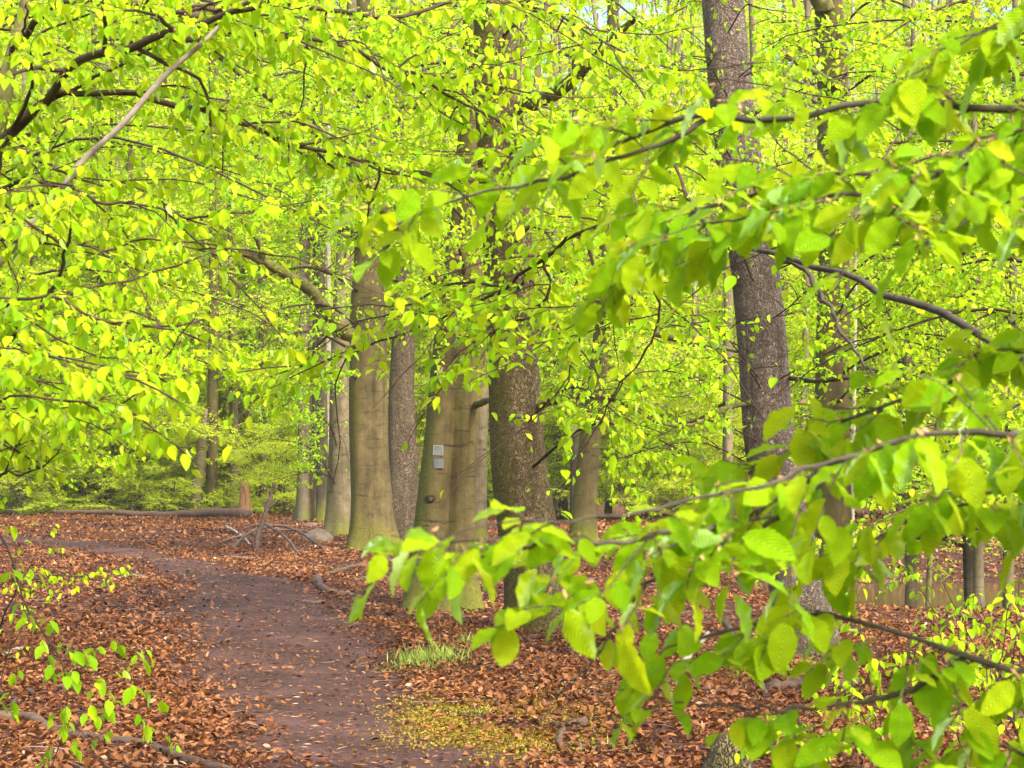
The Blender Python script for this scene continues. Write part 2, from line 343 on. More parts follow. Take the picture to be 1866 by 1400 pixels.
# ------------------------------------------------------------------ trunk builder
def trunk_mesh(name, pts, rad, m, origin, sides=22, seed=0, flare=.45, fh=.35, lump=.05, K=70, twist=0.0):
    """pts from the foot up (world), rad per point; the foot flares into root buttresses."""
    pts = np.asarray(pts, float); rad = np.asarray(rad, float)
    full = smooth_path(np.column_stack([pts, rad]), K)
    # denser near the foot
    u = np.linspace(0, 1, K) ** 1.6 * (K - 1); i = np.clip(u.astype(int), 0, K - 2); w = (u - i)[:, None]
    full = full[i] * (1 - w) + full[i + 1] * w
    p, r = full[:, :3], np.maximum(full[:, 3], .004); g = np.random.default_rng(seed)
    a = np.linspace(0, 2 * np.pi, sides, endpoint=False); z = p[:, 2] - p[0, 2]
    ph = g.random(8) * 6.28
    b1 = .5 + .5 * np.sin(a * 5 + ph[0]) ; b2 = .5 + .5 * np.sin(a * 3 + ph[1])
    fl = np.exp(-np.maximum(z - .1, 0) / fh)[:, None]
    rr = r[:, None] * (1 + lump * np.sin(2 * a + ph[2] + .35 * z[:, None]) + lump * .7 * np.sin(3 * a + ph[3] - .5 * z[:, None]) + lump * .5 * np.sin(z[:, None] * 2.3 + a + ph[4])
                       + .25 * lump * np.sin(7 * a + ph[5] + z[:, None] * 1.3) + flare * fl * (.35 + .9 * b1 * .6 + .5 * b2))
    tg = unit(np.gradient(p, axis=0)); n1 = unit(np.cross(tg, np.array([0, 1.0, 0]))); n2 = np.cross(n1, tg)
    v = p[:, None] + rr[..., None] * (n1[:, None] * np.cos(a)[None, :, None] + n2[:, None] * np.sin(a)[None, :, None])
    b = Buf(); idx = np.arange(K * sides).reshape(K, sides); nx = np.roll(idx, -1, 1)
    q = np.stack([idx[:-1], nx[:-1], nx[1:], idx[1:]], -1).reshape(-1, 4); b.add(v, q=q)
    b.add([p[-1] + tg[-1] * .01], t=np.zeros((0, 3), int)); top = idx[-1]
    tt = np.stack([top, nx[-1], np.full(sides, K * sides)], -1); b.t.append((tt, np.zeros(sides, np.int32), np.full(sides, .5)))
    return b.mesh(name, [m], origin)

SEED = [100]
def tree(label, cat, d, prof, m, group=None, limbs=(), crown=None, shared=None, name='beech_tree', lift=0, top=None, **kw):
    """prof: (px, py, width px) from the foot up; limbs: (points (px,py,d), radius, material)."""
    SEED[0] += 1
    x0 = (prof[0][0] - CX) / F * d; z0 = float(H(x0, d)); base = np.array([x0, d, z0])
    pts = [P(a, b, d) for a, b, w in prof]; rad = [w / F * d / 2 for a, b, w in prof]
    foot = np.array([pts[0][0], d, z0 - .12])
    if pts[0][2] > z0 + .5: pts = [foot] + pts; rad = [rad[0] * 1.05] + rad
    else: pts[0] = foot
    root = obj(name, None, None, base); tag(root, label, cat, group)
    kw.setdefault('sides', 22 if d < 50 else 12); kw.setdefault('K', 70 if d < 50 else 26)
    obj('trunk', trunk_mesh('trunk', pts, rad, m, base, seed=SEED[0], **kw), root)
    for lp, r, lm in limbs:
        b = Buf(); pp = smooth_path([P(*q) if len(q) == 3 else q for q in lp], 26)
        wob = R.normal(0, r * .09, pp.shape); wob[0] = 0; pp = pp + wob
        tubes(b, pp[None], (r * np.linspace(1.15, .4, 26) * (1 + R.normal(0, .06, 26)))[None], 10)
        obj('branch', b.mesh('branch', [lm], base), root)
    if crown:
        b = Buf(); crown(b); obj('crown', b.mesh('crown', [TWIG, LEAF_TREE], base), root)
    if shared:
        me, sc, dz = shared; o = obj('crown', me, root, (0, 0, dz)); o.rotation_euler = (0, 0, R.random() * 6.28); o.scale = (sc, sc, sc * (.9 + .2 * R.random()))
    return root, base

# ------------------------------------------------------------------ ground materials
def ground_mat():
    m, N, ln, out = mat('leaf_floor'); tc = N('TexCoord')
    w = N('TexNoise', i_Scale=9.0, i_Detail=4.0); ln(tc.outputs['Object'], w.inputs[0])
    v = N('TexVoronoi', feature='F1', i_Scale=16.0); ln(mixc(N, ln, .1, tc.outputs['Object'], w.outputs[1], 'ADD'), v.inputs[0])
    c = ramp(N, ln, v.outputs['Color'], [(.1, (.06, .02, .010)), (.45, (.16, .055, .02)), (.7, (.25, .085, .03)), (.95, (.34, .17, .09))])
    c = mixc(N, ln, maths(N, ln, 'MULTIPLY', v.outputs['Distance'], 4.0, True), c, (.05, .022, .014))
    n = N('TexNoise', i_Scale=.35, i_Detail=6.0); ln(tc.outputs['Object'], n.inputs[0])
    c = mixc(N, ln, maths(N, ln, 'MULTIPLY', maths(N, ln, 'SUBTRACT', n.outputs[0], .55, True), 2.5, True), c, (.09, .05, .04))
    sp = N('SeparateXYZ'); ln(tc.outputs['Object'], sp.inputs[0])      # the far hillside has older, purple-brown litter
    hf = maths(N, ln, 'MULTIPLY', maths(N, ln, 'SUBTRACT', sp.outputs[1], 68.0), .1, True)
    hc = ramp(N, ln, v.outputs['Color'], [(.2, (.16, .075, .06)), (.8, (.36, .19, .15))]); c = mixc(N, ln, hf, c, hc)
    bs = N('BsdfPrincipled', i_Roughness=.9); bs.inputs['Specular IOR Level'].default_value = .2; ln(c, bs.inputs[0])
    bp = N('Bump', i_Strength=.6, i_Distance=.03); ln(v.outputs['Distance'], bp.inputs['Height']); ln(bp.outputs[0], bs.inputs['Normal'])
    ln(bs.outputs[0], out.inputs[0]); return m

def path_mat():
    m, N, ln, out = mat('trodden_earth'); tc = N('TexCoord')
    n = N('TexNoise', i_Scale=1.1, i_Detail=8.0, i_Roughness=.6); ln(tc.outputs['Object'], n.inputs[0])
    c = ramp(N, ln, n.outputs[0], [(.35, (.036, .015, .009)), (.55, (.066, .030, .021)), (.75, (.105, .058, .050))])
    g = N('TexNoise', i_Scale=95.0, i_Detail=4.0, i_Roughness=.8); ln(tc.outputs['Object'], g.inputs[0])
    c = mixc(N, ln, .75, c, ramp(N, ln, g.outputs[0], [(.3, (.12, .1, .1)), (.5, (.5, .5, .5)), (.72, (.95, .85, .75))]), 'OVERLAY')
    v = N('TexVoronoi', feature='F1', i_Scale=42.0); mp = N('Mapping'); mp.inputs['Scale'].default_value = (.5, 1.6, 1); ln(tc.outputs['Object'], mp.inputs[0]); ln(mp.outputs[0], v.inputs[0])
    s = maths(N, ln, 'LESS_THAN', v.outputs['Distance'], .16)
    c = mixc(N, ln, maths(N, ln, 'MULTIPLY', s, .6), c, ramp(N, ln, v.outputs['Color'], [(.2, (.05, .022, .015)), (.6, (.26, .11, .045)), (.9, (.42, .25, .13))]))
    bs = N('BsdfPrincipled', i_Roughness=.8); bs.inputs['Specular IOR Level'].default_value = .3; ln(c, bs.inputs[0])
    bp = N('Bump', i_Strength=.7, i_Distance=.015); ln(maths(N, ln, 'ADD', g.outputs[0], n.outputs[0]), bp.inputs['Height']); ln(bp.outputs[0], bs.inputs['Normal'])
    ln(bs.outputs[0], out.inputs[0]); return m

# ------------------------------------------------------------------ ground
NU, NV = 181, 300
vv = np.linspace(0, 1, NV) ** 1.7 * 196 - 6; uu = np.linspace(-1, 1, NU); uu = np.sign(uu) * np.abs(uu) ** 1.4
X = uu[None] * (14 + .62 * np.maximum(vv, 0))[:, None]; Y = np.repeat(vv[:, None], NU, 1)
b = Buf(); idx = np.arange(NU * NV).reshape(NV, NU)
b.add(np.stack([X, Y, H(X, Y)], -1), q=np.stack([idx[:-1, :-1], idx[:-1, 1:], idx[1:, 1:], idx[1:, :-1]], -1).reshape(-1, 4))
tag(obj('ground', b.mesh('ground', [ground_mat()])), kind='structure')

lp = [(440, 1400), (415, 1355), (376, 1300), (345, 1250), (318, 1200), (312, 1150), (335, 1100), (345, 1070), (300, 1042), (215, 1020), (140, 1003), (60, 992)]
rp = [(985, 1400), (930, 1350), (850, 1295), (770, 1250), (722, 1200), (690, 1150), (630, 1115), (590, 1088), (520, 1058), (410, 1034), (310, 1014), (215, 996)]
PL = np.array([gp(*p)[:2] for p in lp]); PR = np.array([gp(*p)[:2] for p in rp])
PL = np.vstack([[[-1.15, -4], [-1.25, 3]], PL, [[-14.5, 43.5], [-24, 46]]]); PR = np.vstack([[[.5, -4], [.3, 3]], PR, [[-12.5, 44.8], [-24, 47.6]]])
pl, pr = smooth_path(PL, 160), smooth_path(PR, 160)
t = np.linspace(0, 1, 26); wob = lambda n, s: np.convolve(R.normal(0, s, n + 8), np.ones(5) / 5, 'same')[4:-4]
nrm_ = unit(pr - pl); pl2 = pl + nrm_ * wob(160, .14)[:, None]; pr2 = pr + nrm_ * wob(160, .14)[:, None]
G = pl2[:, None] * (1 - t[None, :, None]) + pr2[:, None] * t[None, :, None]
hz = H(G[..., 0], G[..., 1]) + .010 - .022 * (np.abs(t[None] - .5) * 2) ** 6
b = Buf(); idx = np.arange(160 * 26).reshape(160, 26)
b.add(np.dstack([G, hz]), q=np.stack([idx[:-1, :-1], idx[:-1, 1:], idx[1:, 1:], idx[1:, :-1]], -1).reshape(-1, 4))
tag(obj('path', b.mesh('path', [path_mat()])), kind='structure')
def in_path(x, y):      # 0 at the edges .. 1 in the middle, negative outside
    d2 = np.full(len(x), -1.0); k = 0
    best = np.full(len(x), 1e9)
    for i in range(0, 160, 2):
        m_ = (pl[i] + pr[i]) / 2; dd = (x - m_[0]) ** 2 + (y - m_[1]) ** 2; hw = np.linalg.norm(pr[i] - pl[i]) / 2
        s = 1 - np.sqrt(dd) / max(hw, .3); d2 = np.maximum(d2, s)
    return d2

# leaf litter: dry beech leaves
def scatter(n, dmin, dmax, power=1.0):
    d = dmin + (dmax - dmin) * R.random(n) ** power; x = (R.random(n) * 2 - 1) * (d * .285 + .8); return x, d
b = Buf()
LIT = tintmat('dry_leaves', [(0, (.04, .015, .008)), (.3, (.16, .050, .012)), (.6, (.29, .112, .026)), (.85, (.36, .165, .06)), (1, (.50, .32, .20))], .55, .2)
for n, a, c, L, tm in ((125000, 8.5, 20, .045, DRY), (95000, 20, 40, .058, HEX), (56000, 40, 66, .095, DIA)):
    x, d = scatter(n, a, c, .85); s = in_path(x, d)
    keep = (s < -.05 + .55 * R.random(n) ** 3.2 + .12 * np.sin(x * 5 + 3 * np.sin(d * 2))) | (R.random(n) < .03)
    keep &= ~((x > 5.5) & (d > 29.0)); x, d = x[keep], d[keep]; k = len(x)
    ax = unit(np.column_stack([R.normal(0, 1, (k, 2)), R.normal(0, .35, k)])); nr = np.column_stack([R.normal(0, .5, (k, 2)), np.ones(k)])
    nr = unit(nr - ax * np.sum(nr * ax, 1, keepdims=True)); nr[R.random(k) < .4] *= -1
    leaves(b, np.column_stack([x, d, H(x, d) + .008 + .03 * R.random(k)]), ax, nr, L * (.5 + .9 * R.random(k) ** 1.5), .62, tm, 0, np.clip(R.normal(.40, .22, k) + .16 * np.sin(x * 1.7 + np.sin(d * 1.1)) * np.sin(d * .9 + 1.3 * np.sin(x)), 0, 1))
x = 2 + 26 * R.random(26000); d = 42 + 26 * R.random(26000); k = len(x)
ax = unit(np.column_stack([R.normal(0, 1, (k, 2)), R.normal(0, .35, k)])); nr = unit(np.cross(ax, np.cross(UP + R.normal(0, .4, (k, 3)), ax)))
leaves(b, np.column_stack([x, d, H(x, d) + .02]), ax, nr, .10 + .08 * R.random(k), .65, DIA, 0, np.clip(R.normal(.6, .25, k), 0, 1))
tag(obj('leaf_litter', b.mesh('leaf_litter', [LIT])), kind='stuff')

# bits on the path: needles, twig ends, bud scales
b = Buf(); x, d = scatter(60000, 8.8, 36, 1.0); s = in_path(x, d); k = s > 0; x, d = x[k], d[k]; k = len(x)
ax = unit(np.column_stack([R.normal(0, 1.6, k), R.normal(0, .7, k), R.normal(0, .12, k)])); nr = unit(np.cross(ax, np.cross(UP + R.normal(0, .3, (k, 3)), ax)))
leaves(b, np.column_stack([x, d, H(x, d) + .018]), ax, nr, .022 + .05 * R.random(k) ** 2, .22, DIA, 0, R.random(k))
tag(obj('path_debris', b.mesh('path_debris', [tintmat('path_bits', [(0, (.03, .016, .012)), (.45, (.20, .075, .03)), (.85, (.30, .13, .05)), (1, (.42, .28, .17))])])), kind='stuff')
b = Buf(); x, d = scatter(5200, 9, 45, .8); keep = (in_path(x, d) < .0) | (R.random(len(x)) < .07); x, d = x[keep], d[keep]; k = len(x)
tw = grow(np.column_stack([x, d, H(x, d) + .03]), np.column_stack([R.normal(0, 1.5, k), R.normal(0, 1, k), R.normal(0, .05, k)]), .06 + .26 * R.random(k) ** 2.0, 5, .2)
tw[:, :, 2] = H(tw[:, :, 0], tw[:, :, 1]) + .022 + .02 * R.random((k, 1)); tubes(b, tw, (.002 + .004 * R.random(k))[:, None] * np.linspace(1, .5, 5)[None], 4, 0, np.repeat(R.random(k), 16))
tag(obj('twig_debris', b.mesh('twig_debris', [tintmat('twig_bits', [(0, (.04, .024, .018)), (.8, (.13, .08, .05)), (1, (.28, .21, .15))])])), kind='stuff')

# moss beside the path and the little grass tuft
def patch(n, cx, cy, rx, ry, name, hts, stops, wid, lean, thr):
    b = Buf(); g = gp(cx, cy); x = g[0] + R.normal(0, rx, n); y = g[1] + R.normal(0, ry, n)
    f = np.sin(x * 7 + 2 * np.sin(y * 3)) + np.sin(y * 5 + x * 2) + R.normal(0, .5, n); k = f > thr; x, y = x[k], y[k]; n = len(x)
    ax = unit(np.column_stack([R.normal(0, lean, (n, 2)), np.ones(n)])); nr = unit(np.cross(ax, R.normal(0, 1, (n, 3))))
    leaves(b, np.column_stack([x, y, H(x, y) + .008]), ax, nr, hts[0] + hts[1] * R.random(n), wid, DIA, 0, R.random(n))
    return tag(obj(name, b.mesh(name, [tintmat(name, stops, .8, .3)])), kind='stuff')
MOSSC = [(0, (.12, .075, .012)), (.5, (.30, .205, .018)), (1, (.42, .35, .03))]
patch(34000, 925, 1306, .30, .60, 'yellow_moss', (.012, .014), MOSSC, .8, 1.6, -.7)
patch(2500, 1010, 1345, .25, .25, 'yellow_moss', (.01, .014), MOSSC, .8, 1.6, .4)
patch(900, 720, 1142, .28, .25, 'yellow_moss', (.012, .014), MOSSC, .8, 1.6, .3)
patch(1500, 1640, 1155, .5, .9, 'yellow_moss', (.02, .02), MOSSC, .8, 1.6, .2)
patch(9000, 1700, 1035, 3.2, 2.2, 'yellow_moss', (.05, .06), [(0, (.20, .18, .02)), (.5, (.38, .36, .04)), (1, (.55, .52, .10))], .8, 1.2, .7)
GR = [(0, (.16, .26, .03)), (.6, (.30, .42, .05)), (1, (.55, .55, .14))]
patch(420, 785, 1206, .13, .22, 'grass', (.06, .10), GR, .07, .6, -9); patch(520, 790, 1212, .22, .3, 'grass', (.03, .06), GR, .08, 1.2, -9)
patch(160, 880, 1180, .12, .3, 'grass', (.05, .1), GR, .08, .5, -9); patch(130, 1080, 1372, .18, .14, 'grass', (.03, .05), GR, .08, .6, -9)
patch(90, 865, 1300, .1, .1, 'grass', (.03, .04), GR, .08, .8, -9)

# pond
m, N, ln, out = mat('pond_water'); tc = N('TexCoord'); n = N('TexNoise', i_Scale=3.0, i_Detail=3.0); mp = N('Mapping'); mp.inputs['Scale'].default_value = (1, .4, 1)
ln(tc.outputs['Object'], mp.inputs[0]); ln(mp.outputs[0], n.inputs[0]); bs = N('BsdfPrincipled', i_Roughness=.12, i_IOR=1.33); bs.inputs['Base Color'].default_value = (.05, .03, .018, 1)
bp = N('Bump', i_Strength=.06, i_Distance=.02); ln(n.outputs[0], bp.inputs['Height']); ln(bp.outputs[0], bs.inputs['Normal']); ln(bs.outputs[0], out.inputs[0])
b = Buf(); a = np.linspace(0, 2 * np.pi, 48, endpoint=False); rr = 1 + .12 * np.sin(3 * a) + .07 * np.sin(5 * a + 1)
b.add(np.vstack([[[14, 37.5, -1.02]], np.column_stack([14 + 10.5 * rr * np.cos(a), 37.5 + 8.5 * rr * np.sin(a), np.full(48, -1.02)])]), t=[(0, i + 1, (i + 1) % 48 + 1) for i in range(48)])
tag(obj('pond', b.mesh('pond', [m])), kind='structure')

# ------------------------------------------------------------------ crowns shared by background trees
def crown_variant(seed, nl, z0, z1, rad, L, tmpl, subs, tws, nleaf, tb=0.0, mats=None, sublen=1.5, twlen=.55, up=.28, keep=1.0):
    global R
    old, R = R, np.random.default_rng(seed)
    z = z0 + (z1 - z0) * (np.arange(nl) + R.random(nl)) / nl; a = R.random(nl) * 6.28
    st = np.column_stack([0 * z, 0 * z, z]); d = np.column_stack([np.cos(a), np.sin(a), up + .25 * R.random(nl)])
    ln_ = rad * (.7 + .6 * R.random(nl)) * (1 - .45 * (z - z0) / (z1 - z0))
    lb = grow(st, d, ln_, 8, .1, -.055); b = Buf()
    foliage(b, list(lb), .012 + .009 * ln_, subs, sublen, tws, twlen, nleaf, L, tmpl, .45, tb, .15, keep, sides=5, twr=.004, sr=.011, world=False)
    me = b.mesh('crown', mats or [FARTWIG, LEAF_FAR]); R = old; return me
FARC = [crown_variant(20 + i, 30, 2.0 + .5 * (i % 3), 22, 4.4, .12, DIA, 10, 8, 9, tb=-.1 + .05 * i) for i in range(5)]
LOWC = [crown_variant(40 + i, 28, .2, 9.5, 3.8, .09, DIA, 11, 9, 10, tb=-.1 + .07 * i, sublen=1.3) for i in range(4)]
MIDC = [crown_variant(60 + i, 20, 1.5, 9, 2.6, .07, HEX, 8, 6, 7, mats=[TWIG, LEAF_TREE], sublen=1.0, twlen=.4) for i in range(3)]
HIGHC = [crown_variant(80 + i, 26, 3.4, 20, 3.8, .10, DIA, 11, 8, 9, tb=-.05, sublen=1.4) for i in range(2)]

def straight(px, d, w, lean=0, top=None, wig=0):
    """profile of a slim trunk: foot column px, leaning `lean` photo pixels per 100 px of height."""
    g = float(H((px - CX) / F * d, d)); y0 = HY - (g - CH) / d * F; y1 = -140 if top is None else top; n = 7; o = []
    for i in range(n):
        k = i / (n - 1); y = y0 + (y1 - y0) * k; o.append((px + lean * (y0 - y) / 100 + wig * math.sin(k * 7 + px), y, w * (1.1 - .6 * k)))
    return o

BG = [  # px, d, width, lean, label, bark, crown
 (157, 68, 10, 2, 'slim dark beech behind the left part of the long log', FARBARK, LOWC[0]),
 (181, 70, 8, 3, 'thin dark stem just left of the forked stem behind the log', DARKBARK, LOWC[1]),
 (196, 67.5, 13, -3, 'dark forked beech stem in the left tree row behind the long log', DARKBARK, HIGHC[0]),
 (226, 74, 14, 14, 'pale beech leaning to the right in the row behind the long log', FARBARK, LOWC[2]),
 (267, 67.5, 21, -5, 'stout grey beech standing behind the middle of the long log', BEECHG, LOWC[2]),
 (291, 70, 10, 1, 'slender pale beech close beside the stout grey beech behind the log', FARBARK, LOWC[2]),
 (96, 72, 9, 1, 'thin pale beech among low green foliage at the far left', FARBARK, LOWC[3]),
 (40, 69, 8, 4, 'leafy slim beech at the left border with foliage down to the ground', FARBARK, LOWC[1]),
 (388, 67, 21, 0, 'straight olive beech trunk standing clear behind the log beside the red slope', BEECHM, HIGHC[1]),
 (405, 78, 15, 1, 'pale trunk half hidden behind the straight olive beech', PALE, FARC[0]),
 (427, 71, 18, -1, 'grey beech just left of the splintered stump', FARBARK, LOWC[0]),
 (478, 72, 15, 0, 'grey trunk between the splintered stump and the mossy cluster', FARBARK, FARC[1]),
 (504, 76, 10, 2, 'thin reddish trunk right of the dead forked sapling', FARBARK, LOWC[2]),
 (872, 42, 27, 2, 'grey beech squeezed between the blazed tree and the scaly trunk', BEECHG, None),
 (1012, 62, 13, 0, 'slim pale trunk close on the right of the scaly trunk', FARBARK, LOWC[0]),
 (1048, 55, 15, 0, 'thin dark trunk just behind the olive beech right of the scaly trunk', DARKBARK, HIGHC[1]),
 (1182, 70, 15, -1, 'pale slender trunk in the yellow-green thicket right of centre', PALE, LOWC[1]),
 (1212, 78, 11, 1, 'thin grey trunk deep in the yellow-green thicket', FARBARK, LOWC[3]),
 (1325, 45, 19, 0, 'dark brown trunk just left of the purple-brown trunk', FARBARK, None),
 (1462, 42, 15, 1, 'brown stem showing between the purple-brown trunk and the grey beech on its right', FARBARK, None),
 (1556, 28, 8, 0, 'very thin pale stem close beside the grey beech on the right', PALE, None),
 (1660, 31, 22, -1, 'pale beech standing on the pond shore behind the big hanging leaf', BEECHG, MIDC[0]),
 (1689, 29.5, 9, 4, 'thin curved mossy stem leaning by the pond', MOSSY, None),
 (1768, 30.5, 20, -1, 'dark mossy stem of the pair at the pond edge', DARKBARK, MIDC[1]),
 (1788, 30, 19, -1.5, 'pale whitish stem of the pair at the pond edge', BEECHG, None),
 (1838, 31, 18, 1, 'brown trunk nearest the right border at the pond edge', FARBARK, MIDC[2]),
 (1640, 58, 12, 1, 'slim trunk on the bank beyond the pond', FARBARK, LOWC[0]),
 (1430, 62, 12, 0, 'slim leafy tree seen past the left side of the far bank', FARBARK, LOWC[2]),
 (1110, 64, 12, 1, 'low leafy beech filling the gap right of the olive beech', FARBARK, LOWC[1]),
 (1270, 58, 12, -1, 'low leafy beech in front of the brown slope left of the purple-brown trunk', FARBARK, LOWC[0]),
 (1730, 62, 13, 0, 'leafy beech on the far bank above the pond', FARBARK, LOWC[3]),
 (1850, 57, 14, 0, 'leafy beech beyond the pond at the right border', FARBARK, LOWC[1]),
 (950, 66, 13, 0, 'leafy beech hidden behind the scaly trunk', FARBARK, LOWC[2]),
 (660, 70, 13, 0, 'leafy beech showing between the big smooth beech and the fissured trunk', FARBARK, HIGHC[0]),
]
for px, d, w, ln_, lab, bk, cm in BG:
    pr_ = straight(px, d, w, ln_, wig=3 if d < 35 else 2)
    tree(lab, 'tree', d, pr_, bk, 'slim trees behind the clearing' if d > 40 else 'trees by the pond', shared=(cm, .92 + .16 * R.random(), 1.1 if 60 < px < 520 and d > 60 else 0) if cm else None, flare=.3, fh=.3)
for i, (px, d, lab) in enumerate((
  (-60, 67, 'low leafy beech partly cut by the left border behind the clearing'), (70, 74, 'bushy low beech beyond the left end of the long log'), (128, 75, 'bushy beech filling the gap between the first slim dark stems on the left'),
  (212, 76, 'bushy beech behind the forked stem and the leaning pale one'), (248, 77, 'bright low beech left of the stout grey beech'), (310, 76, 'bright bushy beech just right of the stout grey beech'),
  (520, 75, 'bushy beech just left of the mossy-footed cluster'), (1030, 66, 'bushy low beech right of the scaly trunk foot'), (1150, 60, 'bright bushy beech behind the olive beech, to its right'),
  (1235, 64, 'bright bushy beech in the middle of the gap left of the purple-brown trunk'), (1310, 66, 'bushy beech showing beside the dark brown trunk on its left'), (1420, 68, 'bushy beech behind the purple-brown trunk'),
  (1590, 60, 'bright bushy beech right of the mossy grey beech'), (1690, 66, 'bright bushy beech beyond the pond above the curved stem'), (1770, 70, 'bushy beech beyond the pond between the paired stems'), (1900, 60, 'bushy beech beyond the pond cut by the right border'))):
    tree(lab, 'tree', d, straight(px, d, 8, 1), FARBARK, 'low bushy beeches behind the clearing', shared=(LOWC[i % 4], .75 + .3 * R.random(), 0), K=14)
for i, (px, d, sc_, lab) in enumerate((
  (30, 66.2, .5, 'small bright bush at the left border behind the clearing edge'), (118, 66.6, .42, 'small bright bush between the thin pale beech and the first slim dark beech'),
  (212, 66.4, .40, 'small bright bush just right of the forked stem behind the log'), (243, 67.2, .5, 'small bright bush touching the left side of the stout grey beech'),
  (312, 66.4, .48, 'rounded bright bush right of the stout grey beech, behind the log'), (338, 67.4, .36, 'small bush left of the grey broken leaning trunk'),
  (456, 66.8, .33, 'small yellow-green bush behind the splintered stump'), (515, 65.5, .42, 'bright bush left of the mossy-footed cluster'), (1140, 58, .5, 'small bright bush right of the olive beech foot'), (1225, 56, .55, 'rounded bright bush in the middle of the right-hand thicket'), (1300, 57, .5, 'small bright bush left of the purple-brown trunk'))):
    x_ = (px - CX) / F * d; z_ = float(H(x_, d)); root = tag(obj('bush', None, None, (x_, d, z_)), lab, 'bush', 'small bushes at the clearing edge')
    c_ = obj('crown', LOWC[(i * 3 + 1) % 4], root); c_.scale = (sc_, sc_, sc_ * .85); c_.rotation_euler = (0, 0, i * 1.3)
# the far wood: separate trees, alike in the photograph
k = 0; taken = []
proto = []
for i in range(5):
    b_ = np.zeros(3); p_ = np.column_stack([[.0, .25 - .1 * i, -.2, .5], [0, .1, .3, -.2], [-.3, 6, 14, 22]]) ; proto.append(trunk_mesh('trunk', p_, np.array([.21, .17, .13, .05]) * (.7 + .15 * i), FARBARK, b_, sides=9, K=16, seed=i))
while k < 180:
    d = 73 + 90 * R.random() ** 1.1; px = -260 + 2386 * R.random(); x = (px - CX) / F * d
    if any((x - a) ** 2 + (d - c) ** 2 < 6 for a, c in taken): continue
    if 320 < px < 400 and d < 100: continue
    taken.append((x, d)); root = obj('beech_tree', None, None, (x, d, float(H(x, d)) - .05))
    tag(root, 'slender pale green beech in the far wood on the rising slope', 'tree', 'beeches of the far wood')
    root.rotation_euler = (R.normal(0, .05), R.normal(0, .05), R.random() * 6.28); s = (.85 + .4 * R.random()) * (1.18 if d > 112 else 1)
    low = R.random() < .3 or d < 90
    t_ = obj('trunk', proto[k % 5], root); c_ = obj('crown', (LOWC[k % 4] if low else FARC[k % 5]), root); c_.scale = (s, s, s * (1.25 if low else 1))
    k += 1

# ------------------------------------------------------------------ the big trees of the middle distance
def targets(trunk_px, d0, tg, r, **kw):
    """limbs from the trunk column towards the points tg (px, py, d), each leaving the trunk a little lower than it ends."""
    def f(b):
        L = []
        for px, py, d in tg:
            sy = py + random.uniform(-20, 90); sx = np.interp(sy, [a[1] for a in trunk_px][::-1], [a[0] for a in trunk_px][::-1])
            s = P(sx, sy, d0); e = P(px, py, d); m_ = (s + e) / 2 + np.array([0, 0, .12 * np.linalg.norm(e - s)]) + R.normal(0, .06, 3)
            L.append(np.array([s, m_, e, e + (e - m_) * .35 - np.array([0, 0, .12])]))
        foliage(b, L, np.full(len(L), r), **kw)
    return f

A_ = [(988, 1155, 118), (975, 1060, 114), (958, 950, 110), (945, 850, 104), (938, 700, 97), (930, 560, 93), (926, 450, 92), (915, 280, 88), (905, 80, 82), (900, -160, 74)]
tree('thick scaly-barked trunk in the middle with moss on its left flank', 'tree', 19.3, A_, ROUGH, sides=40, K=110, flare=.28, fh=.3, lump=.03,
     limbs=[([(945, 195, 19.2), (1010, 170, 18.6), (1060, 130, 18), (1100, 90, 17.5), (1150, 40, 17)], .075, MOSSY), ([(975, 745, 19.2), (1040, 722, 18.6), (1120, 728, 18.2), (1210, 770, 17.6), (1265, 768, 17.3), (1320, 735, 17)], .032, MOSSY)],
     crown=targets(A_, 19.3, [(1050, 60, 17), (1120, 150, 16.5), (1020, 250, 17.5), (820, 60, 18), (760, 180, 18), (840, 330, 18.3), (1080, 350, 17), (1000, 430, 18), (1190, 60, 17), (1060, 520, 17.5), (720, 40, 18.5), (660, 140, 18.5), (1130, 760, 17.5), (1200, 800, 17)], .02,
                   subs=8, sublen=.75, tws=6, twlen=.34, nleaf=6, L=.068, tmpl=HEX, tb=.05), name='scaly_barked_tree')
B_ = [(824, 1104, 104), (827, 1000, 80), (832, 900, 72), (838, 800, 70), (843, 700, 70), (848, 600, 72), (855, 480, 72), (862, 300, 62), (868, 100, 54), (872, -140, 48)]
BL = [(780, 1140, 92), (784, 1085, 82), (786, 1000, 70), (790, 920, 62), (797, 830, 58), (806, 740, 56), (814, 640, 52), (822, 560, 44), (828, 420, 28)]
B_ = [(a, b_, c * .93) for a, b_, c in B_]
rootB, baseB = tree('twin-stemmed mossy beech carrying two pale square trail marks', 'tree', 23.0, B_, BEECHM, sides=34, K=100, flare=.35, fh=.3, lump=.09,
     limbs=[([(800, 520, 22.9), (770, 470, 22.6), (742, 435, 22.2), (705, 392, 22), (660, 320, 21.6), (610, 268, 21.2), (520, 198, 20.8), (420, 120, 20.4), (365, 72, 20), (300, -20, 19.6)], .062, MOSSY),
            ([(850, 195, 22.8), (800, 192, 22.4), (728, 193, 22), (690, 180, 21.8), (640, 160, 21.5)], .05, MOSSY), ([(868, 738, 22.8), (900, 728, 22.3), (960, 735, 21.6), (1000, 728, 21.2)], .04, MOSSY), ([(850, 612, 22.6), (890, 612, 22), (935, 618, 21.4)], .03, MOSSY)],
     crown=targets(B_, 23, [(560, 180, 21), (650, 240, 21), (480, 120, 20.6), (740, 330, 21.5), (700, 100, 21.5), (780, 60, 22), (620, 60, 21), (690, 440, 21.4), (800, 440, 21.6), (540, 60, 20.6), (820, 560, 21.5), (760, 520, 21.6)], .02,
                   subs=8, sublen=.8, tws=6, twlen=.36, nleaf=6, L=.068, tmpl=HEX, tb=.05))
